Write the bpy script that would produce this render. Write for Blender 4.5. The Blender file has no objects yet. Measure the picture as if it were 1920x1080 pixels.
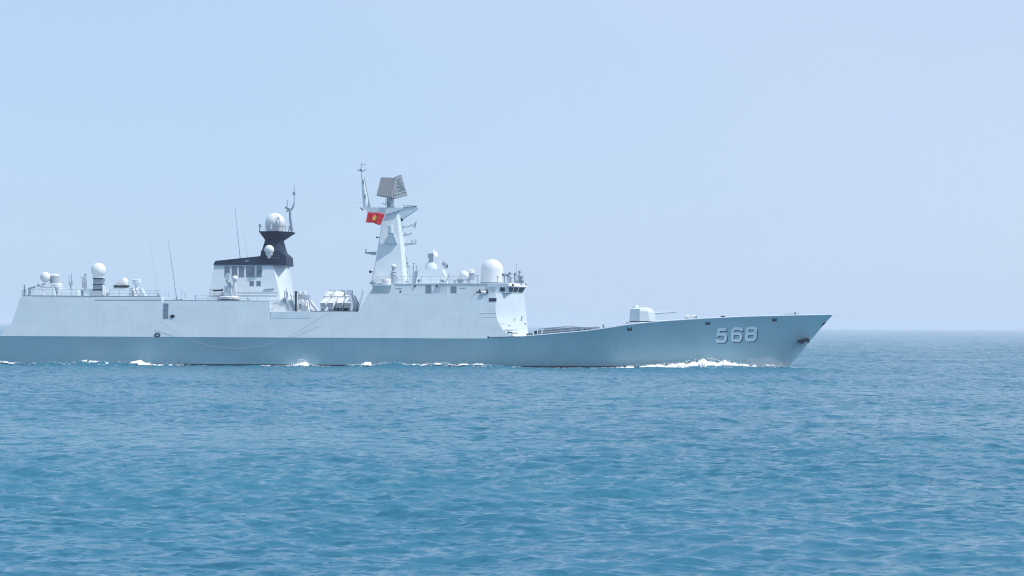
import bpy, bmesh, math, random
import numpy as np
from mathutils import Vector, Matrix
from mathutils.bvhtree import BVHTree
random.seed(7)
RNG = np.random.RandomState(11)
scene = bpy.context.scene
C = scene.collection

# ------------------------------------------------------------------ camera
F, D, H = 3692.0, 260.0, 5.56          # focal length in photo pixels, distance to the near hull side, eye height
ROLL = 0.0062
cam_d = bpy.data.cameras.new('camera'); cam = bpy.data.objects.new('camera', cam_d); C.objects.link(cam)
cam_d.sensor_width = 36.0; cam_d.lens = F / 1920 * 36.0
cam_d.shift_y = 71.0 / 1920
cam_d.clip_start = 0.5; cam_d.clip_end = 200000
cr, sr = math.cos(ROLL), math.sin(ROLL)
cam.matrix_world = Matrix(((cr, -sr, 0, 0), (0, 0, -1, -D), (sr, cr, 0, H), (0, 0, 0, 1)))
scene.camera = cam

# ------------------------------------------------------------------ light
SUN_DIR = Vector((0.54, -0.155, 0.82)).normalized()
EL = math.asin(SUN_DIR.z); AZ = math.atan2(SUN_DIR.x, SUN_DIR.y)
world = bpy.data.worlds.new('World'); scene.world = world; world.use_nodes = True
nt = world.node_tree; bg = nt.nodes['Background']
sky = nt.nodes.new('ShaderNodeTexSky'); sky.sky_type = 'NISHITA'; sky.sun_disc = False
sky.sun_elevation = EL; sky.sun_rotation = AZ
sky.air_density = 1.0; sky.dust_density = 1.0; sky.ozone_density = 2.0; sky.altitude = 0
veil = nt.nodes.new('ShaderNodeMixRGB'); veil.inputs['Fac'].default_value = .77       # the bright hazy air of the day
wtc = nt.nodes.new('ShaderNodeTexCoord'); wmp = nt.nodes.new('ShaderNodeMapping'); wmp.inputs['Scale'].default_value = (1, 1, 2.5)
wn = nt.nodes.new('ShaderNodeTexNoise'); wn.inputs['Scale'].default_value = 3.2; wn.inputs['Detail'].default_value = 2
wr = nt.nodes.new('ShaderNodeValToRGB'); wr.color_ramp.elements[0].position = .22; wr.color_ramp.elements[1].position = .78
wr.color_ramp.elements[0].color = (.525, .735, 1.02, 1); wr.color_ramp.elements[1].color = (.66, .785, 1.03, 1)
wsc = nt.nodes.new('ShaderNodeVectorMath'); wsc.operation = 'SCALE'; wsc.inputs['Scale'].default_value = 10.2
nt.links.new(wtc.outputs['Generated'], wmp.inputs['Vector']); nt.links.new(wmp.outputs[0], wn.inputs['Vector'])
dt = nt.nodes.new('ShaderNodeVectorMath'); dt.operation = 'DOT_PRODUCT'; dt.inputs[1].default_value = (SUN_DIR.x, SUN_DIR.y, .1)   # paler towards the sun's side
nt.links.new(wtc.outputs['Generated'], dt.inputs[0])
dm = nt.nodes.new('ShaderNodeMapRange'); dm.inputs['From Min'].default_value = -.26; dm.inputs['From Max'].default_value = .06; nt.links.new(dt.outputs['Value'], dm.inputs['Value'])
av = nt.nodes.new('ShaderNodeMixRGB'); av.inputs['Fac'].default_value = .55; nt.links.new(wn.outputs['Fac'], av.inputs['Color1']); nt.links.new(dm.outputs[0], av.inputs['Color2'])
nt.links.new(av.outputs[0], wr.inputs['Fac'])
nt.links.new(wr.outputs[0], wsc.inputs[0]); nt.links.new(sky.outputs[0], veil.inputs['Color1']); nt.links.new(wsc.outputs[0], veil.inputs['Color2'])
nt.links.new(veil.outputs[0], bg.inputs['Color'])
bg.inputs['Strength'].default_value = 0.10
sl = bpy.data.lights.new('sun', 'SUN'); sl.energy = 3.8; sl.angle = math.radians(1.5); sl.color = (1.0, 0.955, 0.90)
sun = bpy.data.objects.new('sun', sl); C.objects.link(sun)
sun.rotation_euler = SUN_DIR.to_track_quat('Z', 'Y').to_euler(); sun.location = (60, -60, 120)
scene.view_settings.view_transform = 'Standard'; scene.view_settings.look = 'None'
scene.view_settings.exposure = 0.0; scene.view_settings.gamma = 1.0
scene.render.engine = 'CYCLES'
scene.cycles.use_denoising = True; scene.cycles.denoising_prefilter = 'ACCURATE'; scene.cycles.pixel_filter_type = 'BLACKMAN_HARRIS'; scene.cycles.filter_width = 1.1
scene.cycles.max_bounces = 6; scene.cycles.volume_bounces = 1
scene.cycles.transparent_max_bounces = 12
scene.cycles.caustics_reflective = False; scene.cycles.caustics_refractive = False

# ------------------------------------------------------------------ helpers
def U(px, py, y=8.0):
    """the point at depth y that the photo shows at pixel px, py"""
    u = px - 960.0; v = 611.0 - py
    du = u - ROLL * v; dv = v + ROLL * u
    s = (D + y) / F
    return Vector((du * s, y, H + dv * s))
def UX(px, y=8.0, py=600): return U(px, py, y).x
def UZ(px, py, y=8.0): return U(px, py, y).z

class MB:
    def __init__(s): s.v = []; s.f = []
    def add(s, vs, fs):
        o = len(s.v); s.v += [tuple(p) for p in vs]; s.f += [tuple(i + o for i in f) for f in fs]; return s
    def hexa(s, p):
        return s.add(p, [(0, 1, 2, 3), (7, 6, 5, 4), (0, 4, 5, 1), (1, 5, 6, 2), (2, 6, 7, 3), (3, 7, 4, 0)])
    def box(s, x0, x1, y0, y1, z0, z1):
        return s.hexa([(x0, y0, z0), (x1, y0, z0), (x1, y1, z0), (x0, y1, z0), (x0, y0, z1), (x1, y0, z1), (x1, y1, z1), (x0, y1, z1)])
    def loft(s, rings, caps=True):
        n = len(rings[0]); vs = [p for r in rings for p in r]; fs = []
        for k in range(len(rings) - 1):
            for i in range(n):
                j = (i + 1) % n
                fs.append((k * n + i, k * n + j, (k + 1) * n + j, (k + 1) * n + i))
        if caps:
            fs.append(tuple(range(n - 1, -1, -1))); fs.append(tuple((len(rings) - 1) * n + i for i in range(n)))
        return s.add(vs, fs)
    def tube(s, pts, r, n=8):
        pts = [Vector(p) for p in pts]; rings = []
        rs = r if isinstance(r, (list, tuple)) else [r] * len(pts)
        ref = None
        for i, p in enumerate(pts):
            t = (pts[min(i + 1, len(pts) - 1)] - pts[max(i - 1, 0)]).normalized()
            if ref is None or abs(ref.dot(t)) > .98:
                ref = Vector((0, 0, 1)) if abs(t.z) < .9 else Vector((1, 0, 0))
            a = (ref - t * ref.dot(t)).normalized(); b = t.cross(a); ref = a
            rings.append([p + (a * math.cos(2 * math.pi * k / n) + b * math.sin(2 * math.pi * k / n)) * rs[i] for k in range(n)])
        return s.loft(rings)
    def lathe(s, c, prof, n=28, axis=None):
        c = Vector(c); q = Vector((0, 0, 1)).rotation_difference(Vector(axis).normalized()) if axis is not None else None
        rings = []
        for r, z in prof:
            ring = []
            for k in range(n):
                p = Vector((max(r, .002) * math.cos(2 * math.pi * k / n), max(r, .002) * math.sin(2 * math.pi * k / n), z))
                ring.append(c + (q @ p if q else p))
            rings.append(ring)
        return s.loft(rings)
    def ball(s, c, r, n=28, a0=-90, a1=90):
        m = 14
        return s.lathe(c, [(r * math.cos(math.radians(a0 + (a1 - a0) * i / m)), r * math.sin(math.radians(a0 + (a1 - a0) * i / m))) for i in range(m + 1)], n)
    def half(s, levels, yc=8.0):
        """levels of (z, [(x, y) ...]) from the stern to the bow along the near side, mirrored across yc"""
        return s.loft([[(x, y, z) for x, y in pts] + [(x, 2 * yc - y, z) for x, y in reversed(pts)] for z, pts in levels])
    def slab(s, prof, y0, k, yc=8.0, zr=3.85, depth=None):
        near = []
        for px, py in prof:
            y = y0
            for _ in range(3): y = y0 + k * (U(px, py, y).z - zr)
            near.append(U(px, py, y))
        n = len(near)
        far = [Vector((p.x, (2 * yc - p.y) if depth is None else p.y + depth, p.z)) for p in near]
        fs = [tuple(range(n)), tuple(range(2 * n - 1, n - 1, -1))] + [(i, i + n, (i + 1) % n + n, (i + 1) % n) for i in range(n)]
        return s.add(near + far, fs)
    def panel(s, q, u0, u1, v0, v1, proud=.03, depth=.05, out=Vector((0.2, -1, 0))):
        """a thin plate on a patch q = (lower left, lower right, upper right, upper left)"""
        q = [Vector(p) for p in q]
        def B(u, v): return (q[0] * (1 - u) + q[1] * u) * (1 - v) + (q[3] * (1 - u) + q[2] * u) * v
        n = (q[1] - q[0]).cross(q[3] - q[0]).normalized()
        if n.dot(out) < 0: n = -n
        c = [B(u0, v0), B(u1, v0), B(u1, v1), B(u0, v1)]
        return s.hexa([p - n * depth for p in c] + [p + n * proud for p in c])
    def build(s, name, mat, parent=None, angle=32, smooth=True):
        me = bpy.data.meshes.new(name); me.from_pydata(s.v, [], s.f)
        bm = bmesh.new(); bm.from_mesh(me); bmesh.ops.recalc_face_normals(bm, faces=bm.faces); bm.to_mesh(me); bm.free()
        if smooth:
            me.polygons.foreach_set('use_smooth', [True] * len(me.polygons)); me.set_sharp_from_angle(angle=math.radians(angle))
        me.materials.append(mat)
        o = bpy.data.objects.new(name, me); C.objects.link(o)
        if parent is not None:
            o.parent = parent
            if parent.type == 'EMPTY': o.matrix_parent_inverse = Matrix.Translation(-parent.location)
        return o
def tag(o, label=None, cat=None, group=None, kind=None):
    for k, v in (('label', label), ('category', cat), ('group', group), ('kind', kind)):
        if v: o[k] = v
    return o
def part(name, mb, mat, parent, label=None, **kw):
    o = mb.build(name, mat, parent, **kw)
    if label: o['label'] = label
    return o

# ------------------------------------------------------------------ materials
def mat(name, col, rough=.55, spec=.4, var=.06, scale=.6, stretch=(1, 1, 1), metal=0.0, streak=0.0, bump=0.0, seams=0.0):
    m = bpy.data.materials.new(name); m.use_nodes = True; t = m.node_tree; b = t.nodes['Principled BSDF']
    b.inputs['Roughness'].default_value = rough; b.inputs['Specular IOR Level'].default_value = spec; b.inputs['Metallic'].default_value = metal
    tc = t.nodes.new('ShaderNodeTexCoord'); mp = t.nodes.new('ShaderNodeMapping'); mp.inputs['Scale'].default_value = stretch
    t.links.new(tc.outputs['Object'], mp.inputs['Vector'])
    n = t.nodes.new('ShaderNodeTexNoise'); n.inputs['Scale'].default_value = scale; n.inputs['Detail'].default_value = 6
    t.links.new(mp.outputs[0], n.inputs['Vector'])
    r = t.nodes.new('ShaderNodeMapRange'); r.inputs['From Min'].default_value = .3; r.inputs['From Max'].default_value = .7
    r.inputs['To Min'].default_value = 1 - var; r.inputs['To Max'].default_value = 1 + var
    t.links.new(n.outputs['Fac'], r.inputs['Value'])
    v = t.nodes.new('ShaderNodeVectorMath'); v.operation = 'SCALE'; v.inputs[0].default_value = col
    t.links.new(r.outputs[0], v.inputs['Scale'])
    out = v.outputs[0]
    if streak:
        mp2 = t.nodes.new('ShaderNodeMapping'); mp2.inputs['Scale'].default_value = (1.6, 1.6, .12)
        t.links.new(tc.outputs['Object'], mp2.inputs['Vector'])
        n2 = t.nodes.new('ShaderNodeTexNoise'); n2.inputs['Scale'].default_value = 1.0; n2.inputs['Detail'].default_value = 5
        t.links.new(mp2.outputs[0], n2.inputs['Vector'])
        r2 = t.nodes.new('ShaderNodeMapRange'); r2.inputs['From Min'].default_value = .55; r2.inputs['From Max'].default_value = .8
        r2.inputs['To Min'].default_value = 0; r2.inputs['To Max'].default_value = streak
        t.links.new(n2.outputs['Fac'], r2.inputs['Value'])
        mx = t.nodes.new('ShaderNodeMixRGB'); mx.inputs['Color2'].default_value = (.30, .27, .24, 1)
        t.links.new(r2.outputs[0], mx.inputs['Fac']); t.links.new(out, mx.inputs['Color1']); out = mx.outputs[0]
    if seams:      # welded plate seams
        sp = t.nodes.new('ShaderNodeSeparateXYZ'); t.links.new(tc.outputs['Object'], sp.inputs[0])
        cb = t.nodes.new('ShaderNodeCombineXYZ'); t.links.new(sp.outputs['X'], cb.inputs['X']); t.links.new(sp.outputs['Z'], cb.inputs['Y'])
        bk = t.nodes.new('ShaderNodeTexBrick'); bk.inputs['Scale'].default_value = 1.0; bk.inputs['Brick Width'].default_value = 5.2; bk.inputs['Row Height'].default_value = 1.9
        bk.inputs['Mortar Size'].default_value = .03; bk.inputs['Mortar Smooth'].default_value = .6
        bk.inputs['Color1'].default_value = (1, 1, 1, 1); bk.inputs['Color2'].default_value = (.97, .98, .985, 1); bk.inputs['Mortar'].default_value = (1 - seams, 1 - seams, 1 - seams, 1)
        t.links.new(cb.outputs[0], bk.inputs['Vector'])
        mu = t.nodes.new('ShaderNodeMixRGB'); mu.blend_type = 'MULTIPLY'; mu.inputs['Fac'].default_value = 1
        t.links.new(out, mu.inputs['Color1']); t.links.new(bk.outputs['Color'], mu.inputs['Color2']); out = mu.outputs[0]
    t.links.new(out, b.inputs['Base Color'])
    if bump:
        bn = t.nodes.new('ShaderNodeBump'); bn.inputs['Strength'].default_value = bump; bn.inputs['Distance'].default_value = .02
        t.links.new(n.outputs['Fac'], bn.inputs['Height']); t.links.new(bn.outputs[0], b.inputs['Normal'])
    return m
M_SUP = mat('pale_grey_paint', (.60, .685, .735), .5, .35, .045, .35, (1, 1, 1.5), streak=.14, seams=.07)
M_HULL = mat('hull_grey_paint', (.325, .52, .585), .45, .4, .08, .12, (1, 1, 2), streak=.22, seams=.06)
M_WHITE = mat('white_paint', (.70, .72, .74), .45, .4, .03, .8)
M_RADOME = mat('radome_white', (.70, .73, .74), .5, .35, .03, .8)
M_GREY = mat('fitting_grey', (.36, .42, .48), .55, .4, .08, 1.2)
M_MID = mat('mid_grey_paint', (.24, .30, .36), .6, .35, .08, 1.5)  # even mid grey of lamp heads, slats, frames and small gear
M_DARK = mat('dark_fitting', (.018, .032, .055), .7, .15, .1, 1.5)
M_NAVY = mat('funnel_black_paint', (.016, .034, .072), .6, .15, .10, .7)
M_DECK = mat('deck_grey_paint', (.20, .25, .29), .8, .2, .1, .8)
M_GLASS = mat('bridge_glass', (.012, .035, .06), .25, .25, .1, 1)
M_LOUVRE = mat('louvre_grey', (.15, .205, .27), .6, .3, .10, 5, (.2, .2, 3))
M_ARRAY = mat('antenna_array_grey', (.29, .295, .31), .6, .3, .08, 2)
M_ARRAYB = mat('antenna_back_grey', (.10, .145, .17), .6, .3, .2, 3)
M_NUM = mat('number_white_paint', (.80, .88, .93), .5, .3, .05, 1)
M_NUMSH = mat('number_black_paint', (.03, .065, .10), .5, .3, .05, 1)
M_ROPE = mat('rope_grey', (.36, .42, .47), .9, .1, .1, 4)
M_RED = mat('flag_red', (.72, .03, .045), .8, .1, .06, 2)
M_YEL = mat('flag_yellow', (.90, .70, .10), .8, .1, .03, 2)
M_SKIN = mat('skin', (.20, .125, .095), .6, .3, .05, 4)
M_CLOTH = mat('dark_uniform', (.025, .032, .05), .85, .15, .1, 6)
M_FOAM = mat('foam_white', (.86, .88, .90), .8, .15, .06, 3, bump=.4)

# the hull's paint: a black boot stripe along the waterline
t = M_HULL.node_tree; b = t.nodes['Principled BSDF']
src = b.inputs['Base Color'].links[0].from_socket
tc = t.nodes.new('ShaderNodeTexCoord'); sx = t.nodes.new('ShaderNodeSeparateXYZ'); t.links.new(tc.outputs['Object'], sx.inputs[0])
mr = t.nodes.new('ShaderNodeMapRange'); mr.inputs['From Min'].default_value = .24; mr.inputs['From Max'].default_value = .29
t.links.new(sx.outputs['Z'], mr.inputs['Value'])
mx = t.nodes.new('ShaderNodeMixRGB'); mx.inputs['Color1'].default_value = (.03, .04, .06, 1)
t.links.new(mr.outputs[0], mx.inputs['Fac']); t.links.new(src, mx.inputs['Color2']); t.links.new(mx.outputs[0], b.inputs['Base Color'])

# ------------------------------------------------------------------ hull form
YC = 8.0; XSTERN = -98.0; XBOW = UX(1562, 8, 590)
_zx = [-98, -6, -2, 2.8, 10.6, 15.7, 20, 25.8, 31.6, 43.7]; _zz = [3.85, 3.87, 3.95, 4.28, 5.02, 5.85, 6.3, 6.7, 7.0, 7.36]
_gx = np.linspace(-98, 46, 600); _gz = np.interp(_gx, _zx, _zz)
_k = np.hanning(27); _k /= _k.sum(); _gz = np.convolve(np.pad(_gz, 13, mode='edge'), _k, 'valid')
def zdeck(x): return float(np.interp(x, _gx, _gz))
def stemx(s): return XBOW - 6.2 * s ** .95 if s <= 1 else XBOW - 6.2 - 4 * (s - 1)
def bd(d): return 8.0 * math.sin(math.pi / 2 * min(1, max(d, 0) / 46)) ** .72
def bw(d): return 7.15 * math.sin(math.pi / 2 * min(1, max(d, 0) / 52)) ** 1.05
def hb(x, s):
    d = stemx(s) - x; k = min(1, s) ** .75
    b = bd(d) * (1 - k) + bw(d) * k
    return b * (1 - .25 * max(0, s - 1))
def hull_near(x, s=0): return YC - hb(x, s)
SS = [0, .08, .2, .35, .5, .65, .8, .92, 1.0, 1.2, 1.6]
PS = list(np.linspace(0, .62, 40)) + [0.62 + .38 * (1 - (1 - t_) ** 1.6) for t_ in np.linspace(0, 1, 110)[1:]]
hull = MB(); rows = []
for sgn in (-1, 1):
    base = len(hull.v)
    for p in PS:
        for s in SS:
            x = XSTERN + p * (stemx(s) - XSTERN)
            z = zdeck(x) * (1 - s) if s <= 1 else -(s - 1) * 6
            hull.v.append((x, YC + sgn * hb(x, s), z))
    n = len(SS)
    for i in range(len(PS) - 1):
        for j in range(n - 1):
            hull.f.append((base + i * n + j, base + (i + 1) * n + j, base + (i + 1) * n + j + 1, base + i * n + j + 1))
    rows.append(base)
n = len(SS)
hull.f.append(tuple(rows[0] + j for j in range(n)) + tuple(rows[1] + j for j in range(n - 1, -1, -1)))
hull_bvh = BVHTree.FromPolygons([Vector(p) for p in hull.v], hull.f)
def on_hull(px, py, off=.03):
    y = 3.0
    for _ in range(4):
        p = U(px, py, y); h = hull_bvh.ray_cast(Vector((p.x, -30, p.z)), Vector((0, 1, 0)))
        if h[0] is None: return U(px, py, 7.6)
        y = h[0].y
    n_ = h[1] if h[1].y < 0 else -h[1]
    return h[0] + n_ * off

ship = bpy.data.objects.new('warship', None); C.objects.link(ship); ship.location = (-20, YC, 0)
tag(ship, 'long grey naval frigate numbered 568 steaming to the right across the sea', 'warship')
hull_o = part('hull', hull, M_HULL, ship, angle=30)
# weather deck
dk = MB(); xs = np.linspace(XSTERN + .05, XBOW - .35, 160)
for x in xs:
    b_ = hb(x, 0) - .06
    dk.v += [(x, YC - b_, zdeck(x) - .05), (x, YC + b_, zdeck(x) - .05)]
dk.f += [(2 * i, 2 * i + 1, 2 * i + 3, 2 * i + 2) for i in range(len(xs) - 1)]
part('deck', dk, M_DECK, ship)
gw = MB()
for sgn in (-1, 1):
    gw.tube([(x, YC + sgn * (hb(x, 0) - .03), zdeck(x) + .02) for x in np.linspace(UX(985, 0), XBOW - .12, 90)], .075, 6)
part('gunwale', gw, M_SUP, ship)

# ------------------------------------------------------------------ superstructure
K = .135
def ynear(z): return K * (z - 3.85)
sup = MB()
sup.slab([(0, 630), (4, 626), (22, 606), (38, 557), (303, 557), (303, 565), (506, 565), (506, 585), (671, 585), (682, 566), (914, 566), (914, 635)], 0.0, K)
# front with chamfered corners, narrowing with the deck below
lv = []
for py, pc, pf in ((549.5, 929.5, 983), (570, 929, 985), (588, 929.5, 986.5), (600, 932.5, 987.5), (610, 937.5, 988.5), (619, 943.5, 989.5), (625, 951.5, 990), (630.5, 966, 991)):
    z = UZ(930, py, .6)
    lv.append((z, [(UX(913.9, .6), ynear(z) + .003), (UX(pc, .6, py), ynear(z) + .003), (UX(pf, 5, py), 5.2)]))
lv.reverse()
sup.half(lv)
sup_o = part('superstructure', sup, M_SUP, ship, angle=12)
front_quad = [(lv[1][1][1][0], lv[1][1][1][1], lv[1][0]), (lv[1][1][2][0], 5.2, lv[1][0]), (lv[-1][1][2][0], 5.2, lv[-1][0]), (lv[-1][1][1][0], lv[-1][1][1][1], lv[-1][0])]
# bulwark of the bridge walkway, both sides
for far in (0, 1):
    m = MB(); m.slab([(682.5, 566), (690, 551), (916, 549.8), (916, 566)], 0.0, K, depth=.12)
    if far: m.v = [(x, 16 - y, z) for x, y, z in m.v]
    part('bulwark', m, M_SUP, ship)
# sponson deckhouse amidships
m = MB(); z0, z1, z2 = UZ(540, 597), UZ(540, 585), UZ(540, 562)
m.half([(z0, [(UX(507, 0), .32), (UX(581, 0), .32)]), (z1, [(UX(507, 0), .40), (UX(582, 0), .40)]), (z1 + .02, [(UX(507, 0), .42), (UX(582, 0), .42)])])
part('sponson', m, M_SUP, ship)
m = MB(); m.slab([(506.5, 585), (506.5, 562), (566, 561), (582, 585)], .9, .1)
mid_o = part('deckhouse', m, M_WHITE, ship)
q = [U(506.5, 585, 1.2), U(582, 585, 1.2), U(566, 561, 1.45), U(506.5, 562, 1.45)]
q = [Vector((p.x, .9 + .1 * (p.z - 3.85), p.z)) for p in q]
for a, b_ in ((.42, .50), (.57, .70)):
    part('door', MB().panel(q, a, b_, .08, .86, .02, .04), M_GREY, mid_o)
for a in (.13,):
    m = MB(); p = U(516, 569, 1.2); m.tube([p + Vector((-.25, -.1, 0)), p + Vector((.25, -.1, 0)), p + Vector((.3, -.1, .25))], .045, 6); part('handrail', m, M_GREY, mid_o)

def side_quad(x0, y0, x1, y1):
    pts = []
    for px, py in ((x0, y1), (x1, y1), (x1, y0), (x0, y0)):
        y = 0
        for _ in range(3): y = ynear(U(px, py, y).z)
        pts.append(U(px, py, y))
    return pts
def side_panel(name, x0, y0, x1, y1, m_, proud=.03, label=None, parent=None):
    return part(name, MB().panel(side_quad(x0, y0, x1, y1), 0, 1, 0, 1, proud, .03), m_, parent or sup_o, label)
side_panel('door', 306.5, 569, 316, 577.2, M_LOUVRE, label='upper half of a grey side door')
side_panel('door', 305.8, 578, 315.6, 597.5, M_LOUVRE, label='tall grey side door')
side_panel('name_plate', 917, 559, 931, 565, M_DARK, .05)
side_panel('rubbing_strake', 178, 561.5, 303, 562.7, M_GREY, .04)
side_panel('rubbing_strake', 905, 593.3, 931, 594.1, M_WHITE, .03)
side_panel('rubbing_strake', 898, 586.6, 931, 587.2, M_WHITE, .03)
# porthole and mooring ring
for nm, px, py, rx, rz, r in (('porthole', 323.5, 593, .22, .15, .09), ('mooring_ring', 295, 628.3, .33, .22, .085)):
    q = side_quad(px - 1, py - 1, px + 1, py + 1); c = sum(q, Vector()) / 4
    m = MB()
    m.tube([c + Vector((math.cos(a) * rx, -.03 + K * math.sin(a) * rz, math.sin(a) * rz)) for a in np.linspace(0, 2 * math.pi, 25)], r, 8)
    if nm == 'porthole': m.lathe(c + Vector((0, -.02, 0)), [(rx, -.03), (rx, .03)], 18, (0, -1, K))
    part(nm, m, M_DARK, sup_o)
# a thin dark bar along each roof edge
def edge_bar(x0, x1, py, h=.13, y=None, m_=M_MID):
    m = MB(); a = side_quad(x0, py, x1, py); yy = (a[2].y + .12) if y is None else y
    m.box(UX(x0, yy), UX(x1, yy), yy, yy + .15, a[2].z - .02, a[2].z + h); return part('deck_edge', m, m_, ship)
edge_bar(42, 300, 557); edge_bar(305, 505, 565, .1); edge_bar(583, 664, 585, .1)

# upper walls behind the walkway
up = MB(); up.slab([(684, 566), (703, 532.5), (914, 532.5), (914, 566)], 1.2, .1)
up_o = part('upper_deckhouse', up, M_SUP, ship)
def up_panel(name, x0, y0, x1, y1, m_, proud=.02):
    pts = []
    for px, py in ((x0, y1), (x1, y1), (x1, y0), (x0, y0)):
        y = 1.5
        for _ in range(3): y = 1.2 + .1 * (U(px, py, y).z - 3.85)
        pts.append(U(px, py, y))
    return part(name, MB().panel(pts, 0, 1, 0, 1, proud, .03), m_, up_o)
for x0, y0, x1, y1, m_ in ((798, 535, 809, 551, M_LOUVRE), (845, 537, 856, 551, M_LOUVRE), (742, 540.5, 753, 542, M_MID), (862, 539.5, 873, 541, M_MID), (846, 537, 856, 538, M_MID)):
    up_panel('door' if y1 > 550 else 'vent', x0, y0, x1, y1, m_)
for px, py in ((778, 536.5), (819, 536.5), (751, 546.5), (703, 541)):
    m = MB(); m.lathe(U(px, py, 1.85), [(.09, -.2), (.12, 0), (.12, .12)], 10, (0, -1, 0)); part('lamp', m, M_DARK, up_o)
m = MB(); m.slab([(702, 533.2), (702, 531.8), (952, 531.0), (952, 533)], 1.84, 0); part('roof_edge', m, M_SUP, up_o)
# sponson under the drum beside the mast
m = MB(); z0, z1 = UZ(717, 551), UZ(717, 537.5)
m.loft([[(UX(706, 2), 2.1, z0), (UX(730, 2), 2.1, z0), (UX(730, 2), 1.9, z0), (UX(706, 2), 1.9, z0)],
        [(UX(696, 2), 2.1, z1), (UX(738, 2), 2.1, z1), (UX(735, 2), .75, z1), (UX(699, 2), .75, z1)],
        [(UX(696, 2), 2.1, z1 + .14), (UX(738, 2), 2.1, z1 + .14), (UX(735, 2), .75, z1 + .14), (UX(699, 2), .75, z1 + .14)]])
part('sponson', m, M_SUP, ship)
m = MB(); c = U(724, 535.5, 1.7); m.lathe(c, [(.62, 0), (.66, .08), (.66, .8), (.6, .9), (0, .92)], 26); part('satellite_drum', m, M_WHITE, ship)
m = MB(); m.lathe(c + Vector((0, 0, -.06)), [(.58, 0), (.58, .08)], 24); part('drum_base', m, M_DARK, ship)

# wheelhouse
wl = []
for py, pf, dx in ((549.5, 977.5, 0), (536.5, 986, .0), (533.5, 986.5, 0)):
    z = UZ(950, py, 2); wl.append((z, [(UX(913, 2), 1.75), (UX(950 + dx, 2), 1.75 - (.1 if py < 540 else 0)), (UX(pf, 6, py), 6.0)]))
wf = []
for k in range(2):
    for i_ in range(9 if k == 0 else 3):
        f_ = i_ / (9 if k == 0 else 2); l0, l1 = wl[k], wl[k + 1]
        wf.append((l0[0] * (1 - f_) + l1[0] * f_, [(a[0] * (1 - f_) + c_[0] * f_, a[1] * (1 - f_) + c_[1] * f_) for a, c_ in zip(l0[1], l1[1])]))
wh = MB(); wh.half(wf); wh_o = part('wheelhouse', wh, M_SUP, ship, angle=12)
m = MB(); z = UZ(960, 537, 3); zt = UZ(960, 531.2, 3)
m.half([(z, [(UX(951, 1.6), 1.60), (UX(955, 1.6), 1.60), (UX(987.5, 6), 5.9)]), (zt, [(UX(951, 1.6), 1.66), (UX(954, 1.6), 1.66), (UX(984, 6), 6.1)])])
part('roof_lip', m, M_WHITE, wh_o)
Bq = [Vector((wl[0][1][1][0], wl[0][1][1][1], wl[0][0])), Vector((wl[0][1][2][0], 6, wl[0][0])), Vector((wl[1][1][2][0], 6, wl[1][0])), Vector((wl[1][1][1][0], wl[1][1][1][1], wl[1][0]))]
for a, b_ in ((.12, .35), (.41, .63), (.70, .97)):
    m = MB(); m.panel(Bq, a, b_, .16, .84, .05, .05); part('window', m, M_GLASS, wh_o)
Sq = [Vector((wl[0][1][0][0], 1.75, wl[0][0])), Vector((wl[0][1][1][0], 1.75, wl[0][0])), Vector((wl[1][1][1][0], 1.66, wl[1][0])), Vector((wl[1][1][0][0], 1.75, wl[1][0]))]
m = MB(); m.panel(Sq, .66, .90, .22, .82, .05, .05); part('window', m, M_GLASS, wh_o)
m = MB(); m.panel(Sq, .12, .42, .1, .84, .03, .05); part('door', m, M_GREY, wh_o)
for far in (0, 1):     # front windows of the middle panel
    for k in range(3):
        y = 6.4 + k * 1.15; a, b2 = wl[0][1][2][0], wl[1][1][2][0]; z0, z1 = wl[0][0], wl[1][0]
        if far: continue
        m = MB(); m.panel([(a, y, z0), (a, y + .95, z0), (b2, y + .95, z1), (b2, y, z1)], 0, 1, .18, .85, .03, .05, Vector((1, 0, 0))); part('window', m, M_GLASS, wh_o)

# fittings on the sunlit bridge front
sup_bvh = BVHTree.FromPolygons([Vector(p) for p in sup.v], sup.f)
def on_sup(px, py):
    o_ = Vector((0, -D, H)); h = sup_bvh.ray_cast(o_, (U(px, py, 4) - o_).normalized())
    return h[0] if h[0] is not None else U(px, py, 4.5)
def front_plate(name, x0, y0, x1, y1, m_, proud=.05, skew=0):
    q = [on_sup(x0, y1), on_sup(x1, y1), on_sup(x1 + skew, y0), on_sup(x0 + skew, y0)]
    return part(name, MB().panel(q, 0, 1, 0, 1, proud, .06), m_, sup_o)
front_plate('hose_reel_shadow', 952.6, 606, 956.2, 615, M_MID, .05, 1); front_plate('fitting_shadow', 975.8, 592.5, 978.2, 602, M_MID, .05, 1.5)  # dark upright plates stand in for the shadows of wall fittings
front_plate('pipe', 937.5, 605.6, 945, 606.5, M_GREY); front_plate('pipe', 962, 604, 971.5, 605, M_GREY); front_plate('valve_box', 963, 597.5, 966, 600.5, M_GREY)
front_plate('valve_box', 983, 605.5, 986, 608.2, M_MID)
for (x0, y0, x1, y1) in ((946.5, 618.8, 970, 621.2), (951.5, 622.3, 971, 625.6), (958.5, 626.8, 971, 629)):
    front_plate('vent_slat', x0, y0, x1, y1, M_DARK if y0 > 620 else M_MID, .06, -1)
front_plate('vent_slat', 957, 622.8, 970.5, 625.2, M_DARK, .08, -1)

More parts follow.
